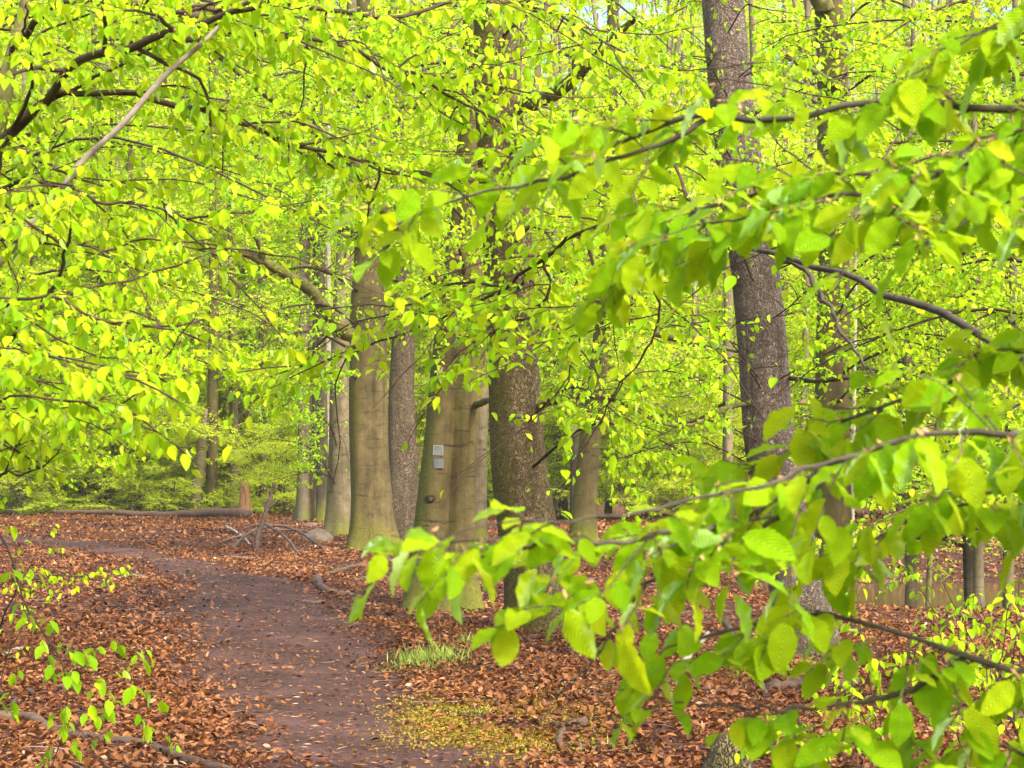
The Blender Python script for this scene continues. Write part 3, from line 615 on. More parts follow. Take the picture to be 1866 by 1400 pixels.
obj('trunk', trunk_mesh('trunk', [P(a, c, 22.86) for a, c, w in BL], [w / F * 23 / 2 for a, c, w in BL], BEECHM, baseB, sides=26, seed=5, flare=.4, fh=.35, lump=.07), rootB)

def plate(name, parent, origin, cx, cy, d, w, h, m, label, thick=.004, tilt=0.0):
    b = Buf(); n = 7; c = P(cx, cy, d); a = np.linspace(-.5, .5, n); co, si = math.cos(tilt), math.sin(tilt)
    f = [np.array([c[0] + w * (u * co - s * h / w * si) , c[1] + .10 * (u * w) ** 2 * 20 + o, c[2] + w * u * si + h * s * co]) for o in (-thick, 0) for s in (-.5, 0, .5) for u in a]
    q = []
    for o in (0, 1):
        for r_ in range(2):
            for j in range(n - 1):
                i0 = o * 3 * n + r_ * n + j; q.append((i0, i0 + 1, i0 + n + 1, i0 + n) if o == 0 else (i0, i0 + n, i0 + n + 1, i0 + 1))
    K = 3 * n
    for j in range(n - 1): q += [(j, j + K, j + 1 + K, j + 1), (2 * n + j, 2 * n + j + 1, 2 * n + j + 1 + K, 2 * n + j + K)]
    for r_ in range(2): q += [(r_ * n, r_ * n + n, r_ * n + n + K, r_ * n + K), (r_ * n + n - 1, r_ * n + n - 1 + K, r_ * n + 2 * n - 1 + K, r_ * n + 2 * n - 1)]
    b.add(f, q=q); o = obj(name, b.mesh(name, [m], origin, smooth=False), parent)
    if label: o['label'] = label
    return o
BLZ1 = plain('weathered_white_paint', (.13, .14, .125), (.20, .215, .20), 60, bump=.2); BLZ2 = plain('weathered_grey_paint', (.10, .10, .10), (.155, .155, .165), 60, bump=.2); BLZ0 = plain('fresh_white_edge', (.24, .26, .245), (.32, .34, .325), 60, bump=.1)
def surf(px, py, off):   # distance just in front of the left stem
    return 22.86 - off
o1 = plate('trail_mark', rootB, baseB, 798.5, 821.5, 22.662, .106, .106, BLZ1, 'upper trail mark, whitish square with a bright edge', tilt=-.06)
for a, c, w, h in ((798.5, 812.5, .108, .010), (806.9, 822, .009, .104), (790, 821, .007, .104)): plate('edge_band', o1, baseB, a, c, 22.655, w, h, BLZ0, None, .003, tilt=-.06)
plate('trail_mark', rootB, baseB, 799.3, 845, 22.652, .114, .108, BLZ2, 'lower trail mark, plain grey square', tilt=.03)
sg = plate('paper_notice', rootB, baseB, 801, 684, 22.672, .06, .19, plain('cream_paper', (.24, .22, .14), (.36, .34, .24), 30, bump=.1), 'narrow cream paper notice half hidden by leaves', tilt=-.08)
plate('red_print', sg, baseB, 801, 669, 22.664, .05, .035, plain('red_ink', (.45, .1, .06), (.5, .2, .1), 90, bump=0), None, .003, tilt=-.08)
# knot hole under the marks
b = Buf(); g_ = P(785, 909, 22.652); a = np.linspace(0, 6.283, 14, endpoint=False)
b.add([g_ + (0, .01, 0)] + [g_ + np.array([.05 * math.cos(u) * (1 + .2 * math.sin(3 * u)), -.018, .04 * math.sin(u)]) for u in a] + [g_ + np.array([.075 * math.cos(u) * (1 + .15 * math.sin(3 * u + 1)), .03, .06 * math.sin(u)]) for u in a],
      t=[(0, 1 + (i + 1) % 14, 1 + i) for i in range(14)], q=[(1 + i, 1 + (i + 1) % 14, 15 + (i + 1) % 14, 15 + i) for i in range(14)])
obj('knot', b.mesh('knot', [plain('dark_knot', (.012, .01, .007), (.05, .04, .02), 30)], baseB), rootB)

C_ = [(680, 1006, 88), (677, 960, 82), (675, 900, 78), (673, 850, 76), (671, 750, 74), (670, 650, 72), (671, 560, 68), (672, 470, 56), (671, 300, 46), (668, 100, 40), (664, -120, 36)]
C_ = [(a, b_, c * .89) for a, b_, c in C_]
tree('big smooth beech with a limb sweeping up to the left', 'tree', 36.5, C_, BEECH, sides=34, K=100, flare=.5, fh=.42, lump=.055,
     limbs=[([(655, 625, 36.2), (628, 604, 36), (610, 590, 35.8), (590, 560, 35.5), (560, 525, 35.2), (520, 500, 34.8), (480, 478, 34.4), (430, 455, 34), (370, 442, 33.5)], .125, MOSSY), ([(480, 478, 34.4), (470, 440, 34), (440, 400, 33.6)], .06, MOSSY)],
     crown=targets(C_, 36.5, [(560, 300, 35), (500, 380, 34.5), (430, 300, 34), (600, 420, 35), (520, 560, 34.5), (440, 520, 34), (580, 150, 35), (400, 170, 34), (320, 320, 33.5), (560, 700, 35.5), (620, 300, 35.6), (640, 200, 36), (460, 640, 34), (350, 400, 33.5), (700, 300, 34.5), (720, 420, 35)], .035,
                   subs=10, sublen=1.3, tws=7, twlen=.5, nleaf=8, L=.08, tmpl=HEX, droop=.5, tb=-.25))
D_ = [(618, 968, 44), (618, 900, 40), (618, 800, 37), (619, 700, 35), (622, 560, 32), (630, 430, 28), (634, 320, 25), (640, 100, 22), (644, -140, 18)]
tree('slim mossy-footed grey beech close behind the big smooth one', 'tree', 47, D_, BEECHG, flare=.55, fh=.5, crown=targets(D_, 47, [(560, 830, 45), (600, 770, 45.5), (520, 870, 45), (540, 760, 45), (580, 690, 45), (500, 640, 45), (620, 420, 45), (570, 540, 45), (500, 800, 45.5)], .02, subs=8, sublen=1.0, tws=6, twlen=.5, nleaf=7, L=.08, tmpl=HEX, droop=.5, tb=-.1))
E_ = [(740, 984, 60), (736, 900, 54), (734, 800, 50), (733, 700, 46), (735, 600, 42), (730, 450, 36), (724, 320, 30), (720, 100, 26), (716, -140, 22)]
tree('grey fissured trunk between the big smooth beech and the blazed tree', 'tree', 42, E_, FISS, sides=28, K=90, flare=.3, fh=.35, crown=targets(E_, 42, [(740, 350, 40), (700, 250, 41), (780, 430, 40), (680, 520, 40.5), (760, 200, 40), (800, 320, 40)], .03, subs=8, sublen=1.2, tws=6, twlen=.5, nleaf=7, L=.08, tmpl=HEX, droop=.5))
for px, w, ln_, bk, lab, d in ((556, 25, 0, FARBARK, 'left grey-brown stem of the mossy-footed cluster left of the slim grey beech', 57), (576, 16, 0, DARKBARK, 'middle mossy stem of the cluster left of the slim grey beech', 58), (589, 21, -1, DARKBARK, 'blackish right stem of the cluster left of the slim grey beech', 56.5)):
    tree(lab, 'tree', d, straight(px, d, w, ln_), bk, 'mossy-footed stem cluster', flare=.7, fh=.5, shared=(MIDC[0], 1.1, 4.0) if px == 576 else None)
tree('narrow pale furrowed trunk peeping out between the dark stem and the slim beech', 'tree', 61, straight(598, 61, 11, 0), PALE)
L_ = [(1060, 978, 45), (1067, 900, 42), (1076, 800, 38), (1085, 720, 34), (1096, 620, 31), (1102, 520, 32), (1108, 420, 30), (1112, 250, 26), (1116, 60, 22), (1118, -140, 18)]
tree('olive smooth beech leaning slightly right, standing right of the scaly trunk', 'tree', 40, L_, BEECHM, flare=.35, fh=.4,
     limbs=[([(1100, 566, 39.8), (1140, 580, 39), (1190, 605, 38), (1250, 622, 37), (1300, 632, 36), (1345, 640, 35.5)], .09, MOSSY)],
     crown=targets(L_, 40, [(1180, 520, 38), (1000, 500, 38), (1200, 400, 37), (1020, 350, 38), (1190, 250, 38), (1040, 180, 38), (1240, 560, 37), (1130, 640, 38), (1010, 650, 38.5), (1250, 120, 37)], .03, subs=9, sublen=1.2, tws=6, twlen=.5, nleaf=7, L=.08, tmpl=HEX, droop=.5, tb=.1))
N_ = [(1478, 1192, 104), (1455, 1080, 98), (1432, 960, 96), (1412, 850, 94), (1400, 770, 91), (1390, 640, 89), (1376, 500, 87), (1360, 380, 86), (1334, 190, 80), (1316, 0, 78), (1304, -150, 74)]
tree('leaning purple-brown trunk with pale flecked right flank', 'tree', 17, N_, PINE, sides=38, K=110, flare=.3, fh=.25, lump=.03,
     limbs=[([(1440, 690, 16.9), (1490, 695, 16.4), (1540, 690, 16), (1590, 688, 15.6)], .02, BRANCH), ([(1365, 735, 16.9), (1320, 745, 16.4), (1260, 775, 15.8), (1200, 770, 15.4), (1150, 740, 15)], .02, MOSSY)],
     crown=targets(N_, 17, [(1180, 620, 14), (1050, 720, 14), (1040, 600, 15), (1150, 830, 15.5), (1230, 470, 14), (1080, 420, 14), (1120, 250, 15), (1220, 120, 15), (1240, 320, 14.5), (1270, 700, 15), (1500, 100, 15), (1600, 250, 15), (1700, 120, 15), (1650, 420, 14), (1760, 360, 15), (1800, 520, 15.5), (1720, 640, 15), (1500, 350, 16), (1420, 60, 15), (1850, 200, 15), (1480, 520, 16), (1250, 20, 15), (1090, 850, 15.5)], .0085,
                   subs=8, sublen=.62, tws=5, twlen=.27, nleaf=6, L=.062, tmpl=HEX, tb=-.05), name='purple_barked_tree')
O_ = [(1516, 1062, 84), (1516, 1000, 76), (1517, 900, 68), (1516, 780, 66), (1517, 640, 62), (1518, 420, 56), (1517, 150, 52), (1510, 0, 48), (1506, -150, 44)]
tree('mossy grey beech to the right of the purple-brown trunk', 'tree', 27, O_, BEECHM, sides=30, K=90, flare=.4, fh=.35,
     limbs=[([(1530, 160, 26.9), (1480, 130, 26), (1430, 100, 25.5), (1390, 70, 25)], .06, MOSSY), ([(1500, 10, 26.8), (1470, -40, 26.6), (1440, -120, 26.4)], .12, MOSSY)],
     crown=targets(O_, 27, [(1620, 120, 25), (1700, 300, 25), (1640, 520, 25), (1760, 620, 25), (1420, 150, 25), (1600, 720, 25.5), (1590, 850, 26), (1740, 450, 25), (1820, 100, 25), (1450, 400, 25.5), (1440, 560, 26), (1820, 780, 25), (1680, 880, 26), (1840, 650, 25), (1690, 30, 25)], .025, subs=8, sublen=1.0, tws=6, twlen=.42, nleaf=7, L=.07, tmpl=HEX, droop=.55))

W_ = [(-150, 1210, 60), (-146, 900, 50), (-140, 600, 44), (-134, 300, 40), (-130, 0, 34), (-128, -150, 28)]
tree('beech just beyond the left edge whose fine leafy sprays reach in at mid distance', 'tree', 15.5, W_, BEECHM, crown=targets(W_, 15.5, [(x + R.normal(0, 20), y + R.normal(0, 20), 15.5 + R.normal(0, 1.6)) for x, y in
   [(60, 60), (180, 110), (330, 60), (90, 230), (230, 280), (380, 230), (520, 120), (60, 380), (190, 430), (330, 400), (480, 330), (620, 230), (40, 530), (150, 590), (290, 560), (420, 520), (80, 700), (220, 690), (350, 660), (120, 790), (30, 840), (240, 30), (450, 40), (560, 420), (600, 40), (700, 120)]], .014,
   subs=9, sublen=.7, tws=6, twlen=.3, nleaf=7, L=.058, tmpl=HEX, droop=.5, tb=0.0, twr=.0014, sr=.004))
V_ = [(2040, 1330, 70), (2034, 900, 58), (2030, 500, 52), (2020, 100, 46), (2016, -150, 40)]
tree('beech just beyond the right edge whose fine leafy sprays reach in at mid distance', 'tree', 12.5, V_, BEECHM, crown=targets(V_, 12.5, [(x + R.normal(0, 20), y + R.normal(0, 20), 12.5 + R.normal(0, 1.2)) for x, y in
   [(1800, 60), (1660, 40), (1560, 160), (1740, 180), (1480, 60), (1840, 420), (1700, 480), (1580, 560), (1800, 600), (1660, 700), (1780, 780), (1560, 380), (1480, 300), (1620, 900), (1840, 900), (1500, 650)]], .013,
   subs=8, sublen=.6, tws=5, twlen=.26, nleaf=6, L=.054, tmpl=HEX, droop=.55, tb=.05, twr=.0013, sr=.0035))

# ------------------------------------------------------------------ near beech at the left edge
def branchset(specs, parent, base, leafm, bark, tmpl, L, tw_gap, tw_len, nleaf, droop, tb=0.0, r_tip=.3, wander=.16, subs=0, sublen=.4, nm='branch', twr=.0016, ratio=.57, face=.45):
    for pts, r, kw in specs:
        b = Buf(); pp = smooth_path([P(*q) for q in pts], 30); wig = R.normal(0, 1, (30, 3)); wig = (wig + np.roll(wig, 1, 0)) * .5; wig[0] = 0
        pp = pp + wig * min(r * .9, .012); ln_ = np.linalg.norm(np.diff(pp, axis=0), axis=1).sum()
        tubes(b, pp[None], (r * np.linspace(1, r_tip, 30) * (1 + R.normal(0, .08, 30)))[None], 9)
        P_ = dict(gap=tw_gap, t0=.05, t1=1.0, len=tw_len, keep=1.0, subs=subs, rise=0.0); P_.update(kw)
        n = max(2, int(ln_ / P_['gap'])); p, d, t_ = laterals(pp[None], n, P_['t0'], P_['t1'], 52, .3, P_['rise'])
        if P_['subs']:
            ps, ds, ts = laterals(pp[None], P_['subs'], P_['t0'], .97, 48, .22, .02); sb = grow(ps, ds, sublen * (.6 + .8 * R.random(len(ps))), 8, .14, -.03)
            tubes(b, sb, r * .32 * np.linspace(1, .4, 8)[None] + .001, 5); q, e, _ = laterals(sb, max(3, int(sublen / P_['gap'])), .1, 1, 50, .3); p = np.vstack([p, q, sb[:, -1]]); d = np.vstack([d, e, unit(sb[:, -1] - sb[:, -2])])
        p = np.vstack([p, pp[-1:]]); d = np.vstack([d, unit(pp[-1:] - pp[-2:-1])])
        tw = grow(p, d, P_['len'] * (.5 + .8 * R.random(len(p))), 7, wander, -.05); tubes(b, tw, twr * np.linspace(1.2, .6, 7)[None], 5)
        br = obj(nm, b.mesh(nm, [bark], base), parent)
        b = Buf(); q, ax, LL = leaf_on(b, tw, nleaf, L, tmpl, droop, ratio=ratio, mat=0, tb=tb, keep=P_['keep'], face=face, petiole=.16)
        n = len(q); tubes(b, np.stack([q - ax * (LL * .16)[:, None], q - ax * (LL * .05)[:, None], q + ax * (LL * .05)[:, None]], 1), np.array([[.0010, .0011, .0007]]) * (L / .07), 3, 1)
        sc = R.random(n) < .45; k_ = sc.sum()
        leaves(b, (q - ax * (LL * .17)[:, None])[sc], unit(ax + R.normal(0, .6, ax.shape))[sc], unit(np.cross(ax, R.normal(0, 1, ax.shape)))[sc], LL[sc] * .22, .35, HEX, 2)
        obj('leaves', b.mesh('leaves', [leafm, STALK, SCALE], base, uv=True), br)
STALK = plain('leaf_stalk', (.20, .16, .02), (.34, .26, .04), 30, bump=0); SCALE = plain('bud_scale', (.36, .17, .07), (.58, .36, .18), 30, bump=0)

qx = -70; qd = 7.6; qb = np.array([(qx - CX) / F * qd, qd, float(H((qx - CX) / F * qd, qd))])
Q = tag(obj('beech_tree', None, None, qb), 'young forking beech at the left edge, arching boughs filling the upper left', 'tree')
obj('trunk', trunk_mesh('trunk', [qb + (0, 0, -.1), P(-60, 1200, 7.6), P(-50, 700, 7.6), P(-36, 420, 7.6), P(-12, 260, 7.6), P(4, 190, 7.6), P(18, 120, 7.65), P(40, 40, 7.7), P(62, -80, 7.7)], [.075, .062, .055, .048, .04, .036, .03, .024, .016], MOSSY, qb, sides=18, seed=3, flare=.3), Q)
qs = [
 ([(-42, 520, 7.6), (-20, 330, 7.55), (12, 245, 7.5), (50, 208, 7.45), (82, 176, 7.4), (112, 142, 7.3), (150, 112, 7.2), (215, 88, 7.1), (300, 62, 7.0), (400, 30, 6.9), (520, -10, 6.8)], .030, dict(t0=.3, subs=9)),
 ([(84, 178, 7.4), (130, 172, 7.4), (200, 172, 7.4), (300, 186, 7.45), (360, 200, 7.5), (420, 216, 7.6), (480, 242, 7.7), (540, 266, 7.8), (640, 290, 8), (740, 308, 8.2), (870, 334, 8.4)], .015, dict(subs=14)),
 ([(300, 62, 7.0), (340, 76, 7.1), (400, 66, 7.3), (450, 62, 7.4), (520, 68, 7.5), (600, 72, 7.6), (640, 84, 7.7), (690, 122, 7.8), (740, 132, 7.9), (800, 160, 8), (870, 200, 8.1), (930, 240, 8.2), (990, 300, 8.3)], .014, dict(subs=13)),
 ([(735, 131, 7.9), (800, 138, 8), (880, 150, 8.1), (960, 180, 8.2), (1040, 226, 8.3), (1100, 260, 8.4)], .008, dict(subs=8)),
 ([(18, 120, 7.65), (80, 30, 7.4), (180, 0, 7.3), (330, 22, 7.2), (470, -4, 7.2)], .018, dict(subs=9)),
 ([(180, 0, 7.3), (330, 26, 7.5), (450, 14, 7.6), (600, 20, 7.8), (720, 30, 8), (840, 4, 8.2), (950, 8, 8.4), (1040, 40, 8.6), (1130, 92, 8.8), (1230, 150, 9)], .012, dict(subs=14)),
 ([(-30, 380, 7.6), (40, 330, 7.2), (110, 340, 7), (200, 372, 7), (300, 380, 7), (400, 420, 7.1)], .012, dict(subs=9)),
 ([(-42, 520, 7.6), (-10, 640, 7), (30, 610, 6.8), (62, 570, 6.7), (92, 525, 6.6), (112, 470, 6.5), (130, 420, 6.4)], .018, dict(t0=.5, subs=4)),
 ([(-46, 640, 7.6), (0, 560, 6.4), (90, 540, 6.2), (200, 590, 6.2), (300, 600, 6.2), (400, 580, 6.3)], .012, dict(subs=10)),
 ([(-48, 760, 7.6), (0, 650, 6.2), (60, 640, 6), (140, 660, 5.9), (240, 690, 5.9), (330, 730, 5.9)], .012, dict(subs=8)),
 ([(-50, 820, 7.6), (0, 732, 6.1), (80, 726, 6), (150, 730, 6), (230, 745, 6), (290, 790, 6)], .010, dict(subs=6)),
 ([(-52, 900, 7.6), (0, 766, 6.6), (60, 752, 6.5), (120, 742, 6.4), (190, 748, 6.4), (250, 772, 6.4)], .008, dict(subs=5)),
 ([(-55, 930, 7.6), (0, 866, 7), (44, 868, 6.9), (80, 850, 6.8), (110, 822, 6.7)], .008, dict(subs=3, keep=.75)),
 ([(-30, 380, 7.6), (10, 270, 7.3), (80, 300, 7.2), (150, 330, 7.1), (260, 350, 7.2), (330, 400, 7.3)], .009, dict(subs=7)),
 ([(-36, 430, 7.6), (40, 440, 7), (160, 450, 6.9), (300, 440, 6.9), (420, 470, 7)], .010, dict(subs=9)),
]
qs = [(a, c * .88, e) for a, c, e in qs]
branchset(qs, Q, qb, LEAF_MID, TWIG, MID, .052, .075, .17, 6, .85, tb=.0, subs=6, sublen=.46, twr=.0012)
print('Q', flush=True)

# ------------------------------------------------------------------ near hornbeam-like beech on the right, its boughs reach into the picture
rb = np.array([2.35, 3.6, float(H(2.35, 3.6))]); RT = tag(obj('beech_tree', None, None, rb), 'near beech with big fresh leaves hanging in from the right', 'tree')
obj('trunk', trunk_mesh('trunk', [rb + (0, 0, -.1), rb + (.01, 0, .9), rb + (.03, .02, 2.0), rb + (0, .05, 3.2), rb + (-.05, .05, 4.4)], [.13, .115, .10, .085, .06], BEECHM, rb, sides=20, seed=9), RT)
def off(px, py, d): return ((2.35 - .03) / d * F + CX, py, d)
rs = [
 ([off(0, 150, 3.5), (1900, 205, 3.25), (1750, 188, 3.2), (1640, 190, 3.2), (1530, 195, 3.2), (1430, 206, 3.25), (1330, 205, 3.3), (1220, 216, 3.3), (1140, 246, 3.35), (1085, 272, 3.4)], .0125, dict(t0=.35, gap=.075)),
 ([(1330, 205, 3.3), (1270, 232, 3.3), (1200, 262, 3.3), (1120, 290, 3.3), (1040, 318, 3.3), (950, 335, 3.3), (870, 352, 3.3), (790, 378, 3.3), (715, 440, 3.3)], .005, dict(gap=.05, t0=.1)),
 ([off(0, 260, 3.5), (1900, 288, 3.1), (1800, 300, 3.05), (1700, 306, 3), (1610, 318, 3), (1520, 316, 3.0), (1440, 335, 3.05), (1360, 350, 3.1), (1280, 372, 3.1), (1200, 420, 3.15), (1140, 490, 3.2)], .009, dict(t0=.35, gap=.05)),
 ([(1700, 306, 3), (1640, 330, 2.95), (1560, 350, 2.95), (1450, 380, 3), (1340, 400, 3), (1250, 430, 3.05)], .005, dict(gap=.05)),
 ([off(0, 250, 3.5), (1880, 228, 3), (1800, 262, 3), (1730, 290, 2.95), (1650, 360, 2.95), (1620, 400, 2.9)], .006, dict(t0=.4, gap=.05)),
 ([off(0, 380, 3.5), (1900, 350, 2.9), (1820, 380, 2.9), (1750, 410, 2.9), (1690, 440, 2.9)], .006, dict(t0=.45, gap=.06)),
 ([off(0, 800, 5), (1900, 675, 5), (1866, 655, 5.05), (1800, 610, 5.2), (1760, 590, 5.3), (1680, 562, 5.45), (1600, 532, 5.6), (1560, 505, 5.7), (1520, 492, 5.8), (1440, 470, 6), (1370, 455, 6.2), (1290, 432, 6.5), (1180, 420, 6.9), (1120, 395, 7.2)], .0155, dict(t0=.75, gap=.2, keep=.8)),
 ([(1420, 468, 6.05), (1470, 500, 6.0), (1510, 560, 5.9), (1545, 620, 5.8), (1570, 660, 5.75), (1600, 690, 5.7)], .009, dict(gap=.3, keep=.5)),
 ([off(0, 700, 3.5), (1900, 640, 3.3), (1830, 664, 3.3), (1750, 692, 3.3), (1640, 730, 3.3), (1560, 757, 3.3), (1480, 790, 3.35), (1400, 850, 3.35), (1335, 888, 3.4)], .008, dict(t0=.35, gap=.055, rise=.25)),
 ([off(0, 800, 3.4), (1900, 788, 2.75), (1800, 792, 2.75), (1700, 800, 2.75), (1640, 812, 2.75), (1590, 826, 2.75), (1530, 848, 2.75), (1480, 872, 2.8), (1420, 900, 2.8), (1330, 950, 2.8), (1240, 985, 2.8)], .0095, dict(t0=.35, gap=.06)),
 ([(1590, 826, 2.75), (1480, 850, 2.7), (1400, 880, 2.65), (1250, 911, 2.6), (1150, 933, 2.55), (1060, 943, 2.5), (960, 948, 2.5), (885, 955, 2.5)], .0035, dict(gap=.5, keep=.3)),
 ([(1330, 950, 2.8), (1240, 970, 2.75), (1120, 985, 2.7), (1000, 985, 2.65), (900, 982, 2.6), (850, 985, 2.6)], .0045, dict(gap=.055)),
 ([(1000, 985, 2.65), (900, 1010, 2.7), (800, 1025, 2.75), (725, 1030, 2.8)], .0030, dict(gap=.1)),
 ([(1480, 872, 2.8), (1430, 930, 2.8), (1360, 985, 2.8), (1280, 1030, 2.8), (1180, 1060, 2.8), (1080, 1100, 2.8), (990, 1110, 2.8)], .0045, dict(gap=.06)),
 ([off(0, 1300, 3.5), (1900, 1236, 3.0), (1830, 1222, 3.0), (1760, 1203, 3.0), (1700, 1180, 3), (1650, 1152, 3.0), (1600, 1135, 3), (1550, 1124, 3.0), (1500, 1112, 3), (1450, 1108, 3.0), (1380, 1125, 3), (1300, 1150, 3), (1230, 1170, 3)], .011, dict(t0=.35, gap=.075)),
 ([(1760, 1203, 3.0), (1700, 1240, 3), (1640, 1268, 3), (1560, 1280, 3), (1480, 1290, 3.0), (1400, 1293, 3), (1320, 1290, 3), (1240, 1280, 3)], .0055, dict(gap=.11)),
 ([(1180, 1060, 2.8), (1120, 1150, 2.8), (1080, 1200, 2.8), (1060, 1225, 2.8)], .003, dict(gap=.25)),
 ([off(0, 1500, 3.4), (1900, 1400, 3), (1830, 1350, 3), (1780, 1345, 3)], .005, dict(t0=.6, gap=.09)),
 ([off(0, 1500, 3.4), (1700, 1440, 3), (1560, 1390, 3), (1480, 1360, 3)], .004, dict(t0=.7, gap=.1)),
 ([off(0, 0, 3.5), (1900, 22, 3.1), (1840, 45, 3.1), (1780, 70, 3.1), (1720, 110, 3.1)], .006, dict(t0=.4, gap=.05)),
 ([off(0, 900, 3.4), (1900, 900, 2.9), (1800, 905, 2.9), (1720, 925, 2.9), (1640, 960, 2.9), (1560, 1000, 2.95)], .006, dict(t0=.4, gap=.07)),
]
for q in rs: q[2]['gap'] = q[2].get('gap', .07) * (.92 if q[0][-1][1] < 620 else .74)
branchset(rs, RT, rb, LEAF_NEAR, BRANCH, NEAR, .069, .07, .13, 5, .62, wander=.12, twr=.0013, ratio=.56, face=.5)
# its long bough that hangs in front of the trunks in the middle
rs2 = [
 ([(1120, 395, 7.2), (1060, 420, 7.6), (990, 470, 8), (930, 520, 8.3), (850, 560, 8.6), (760, 600, 8.9), (660, 640, 9.1), (560, 668, 9.3), (490, 690, 9.4)], .010, dict(subs=11, gap=.09)),
 ([(990, 470, 8), (1000, 540, 8), (940, 590, 8.1), (880, 620, 8.2), (850, 660, 8.3)], .007, dict(subs=6, gap=.09)),
 ([(1060, 420, 7.6), (1090, 520, 7.6), (1060, 600, 7.7), (1040, 680, 7.8), (1020, 740, 7.9)], .007, dict(subs=5, gap=.09)),
 ([(1120, 395, 7.2), (1180, 500, 7.2), (1200, 580, 7.3), (1170, 650, 7.4), (1120, 720, 7.5), (1090, 780, 7.6)], .007, dict(subs=5, gap=.1, keep=.85)),
 ([(930, 520, 8.3), (820, 520, 8.5), (720, 570, 8.8), (640, 590, 9), (560, 640, 9.2)], .007, dict(subs=6, gap=.09)),
 ([(1180, 420, 6.9), (1130, 330, 7.4), (1040, 280, 7.9), (950, 270, 8.2), (870, 300, 8.4)], .007, dict(subs=7, gap=.1)),
 ([(1290, 432, 6.5), (1240, 330, 7), (1190, 200, 7.4), (1120, 100, 7.7), (1060, 40, 8)], .008, dict(subs=8, gap=.11)),
 ([(1520, 492, 5.8), (1540, 420, 6.2), (1590, 330, 6.6), (1650, 220, 7), (1700, 120, 7.3)], .008, dict(subs=6, gap=.16, keep=.7)),
]
branchset(rs2, RT, rb, LEAF_MID, TWIG, MID, .060, .075, .2, 6, .55, tb=-.05, sublen=.5, twr=.0012)
print('R', flush=True)

# ------------------------------------------------------------------ small plants
def sapling(label, specs, base, leafm, L, gap, tl, n, droop, cat='sapling', name='beech_sapling', **kw):
    r = tag(obj(name, None, None, base), label, cat); branchset(specs, r, base, leafm, TWIG, MID, L, gap, tl, n, droop, nm='stem', **kw); return r
g = gp(-40, 1290); d_ = 8.4
sapling('thin drooping beech sapling with sparse fresh leaves over the brown litter at lower left', [
 ([(-60, 1500, 8.4), (-40, 1000, 8.3), (0, 972, 8.2), (30, 1040, 8.1), (62, 1130, 8), (100, 1182, 8), (117, 1230, 8), (121, 1300, 8), (114, 1345, 8), (95, 1400, 8)], .0085, dict(t0=.4, gap=.13)),
 ([(117, 1222, 8), (150, 1224, 8), (190, 1228, 7.9), (240, 1240, 7.9)], .004, dict(gap=.07)),
 ([(121, 1310, 8), (150, 1335, 8), (175, 1365, 8), (192, 1396, 8)], .003, dict(gap=.1)),
 ([(100, 1182, 8), (150, 1180, 8.1), (200, 1165, 8.1), (240, 1175, 8.1)], .003, dict(gap=.07)),
 ([(121, 1300, 8), (180, 1290, 8), (230, 1280, 8), (285, 1330, 8)], .003, dict(gap=.08)),
 ([(100, 1182, 8), (70, 1210, 8), (40, 1220, 8), (10, 1255, 8)], .003, dict(gap=.08))], np.array([(-60 - CX) / F * 8.4, 8.4, float(H((-60 - CX) / F * 8.4, 8.4))]), LEAF_MID, .066, .09, .12, 3, 1.3, tb=-.3, twr=.001)
sapling('low leafy twig over the litter left of the path bend', [([(-30, 1200, 15), (30, 1080, 14.6), (90, 1050, 14.5), (150, 1050, 14.5), (215, 1038, 14.5)], .008, dict(t0=.45, gap=.07)), ([(30, 1080, 14.6), (60, 1020, 14.6), (85, 985, 14.6)], .004, dict(gap=.12))],
        gp(-30, 1240), LEAF_MID, .055, .08, .16, 4, 1.0, tb=.1)
sapling('sparse twiggy sapling with yellow-green leaves at the left border', [([(-20, 1330, 12.2), (10, 1200, 12.2), (28, 1100, 12.2), (30, 1020, 12.2)], .006, dict(gap=.14)), ([(10, 1200, 12.2), (50, 1130, 12.1), (75, 1100, 12)], .004, dict(gap=.1))], gp(-20, 1345), LEAF_MID, .05, .1, .2, 4, .9, tb=.1)
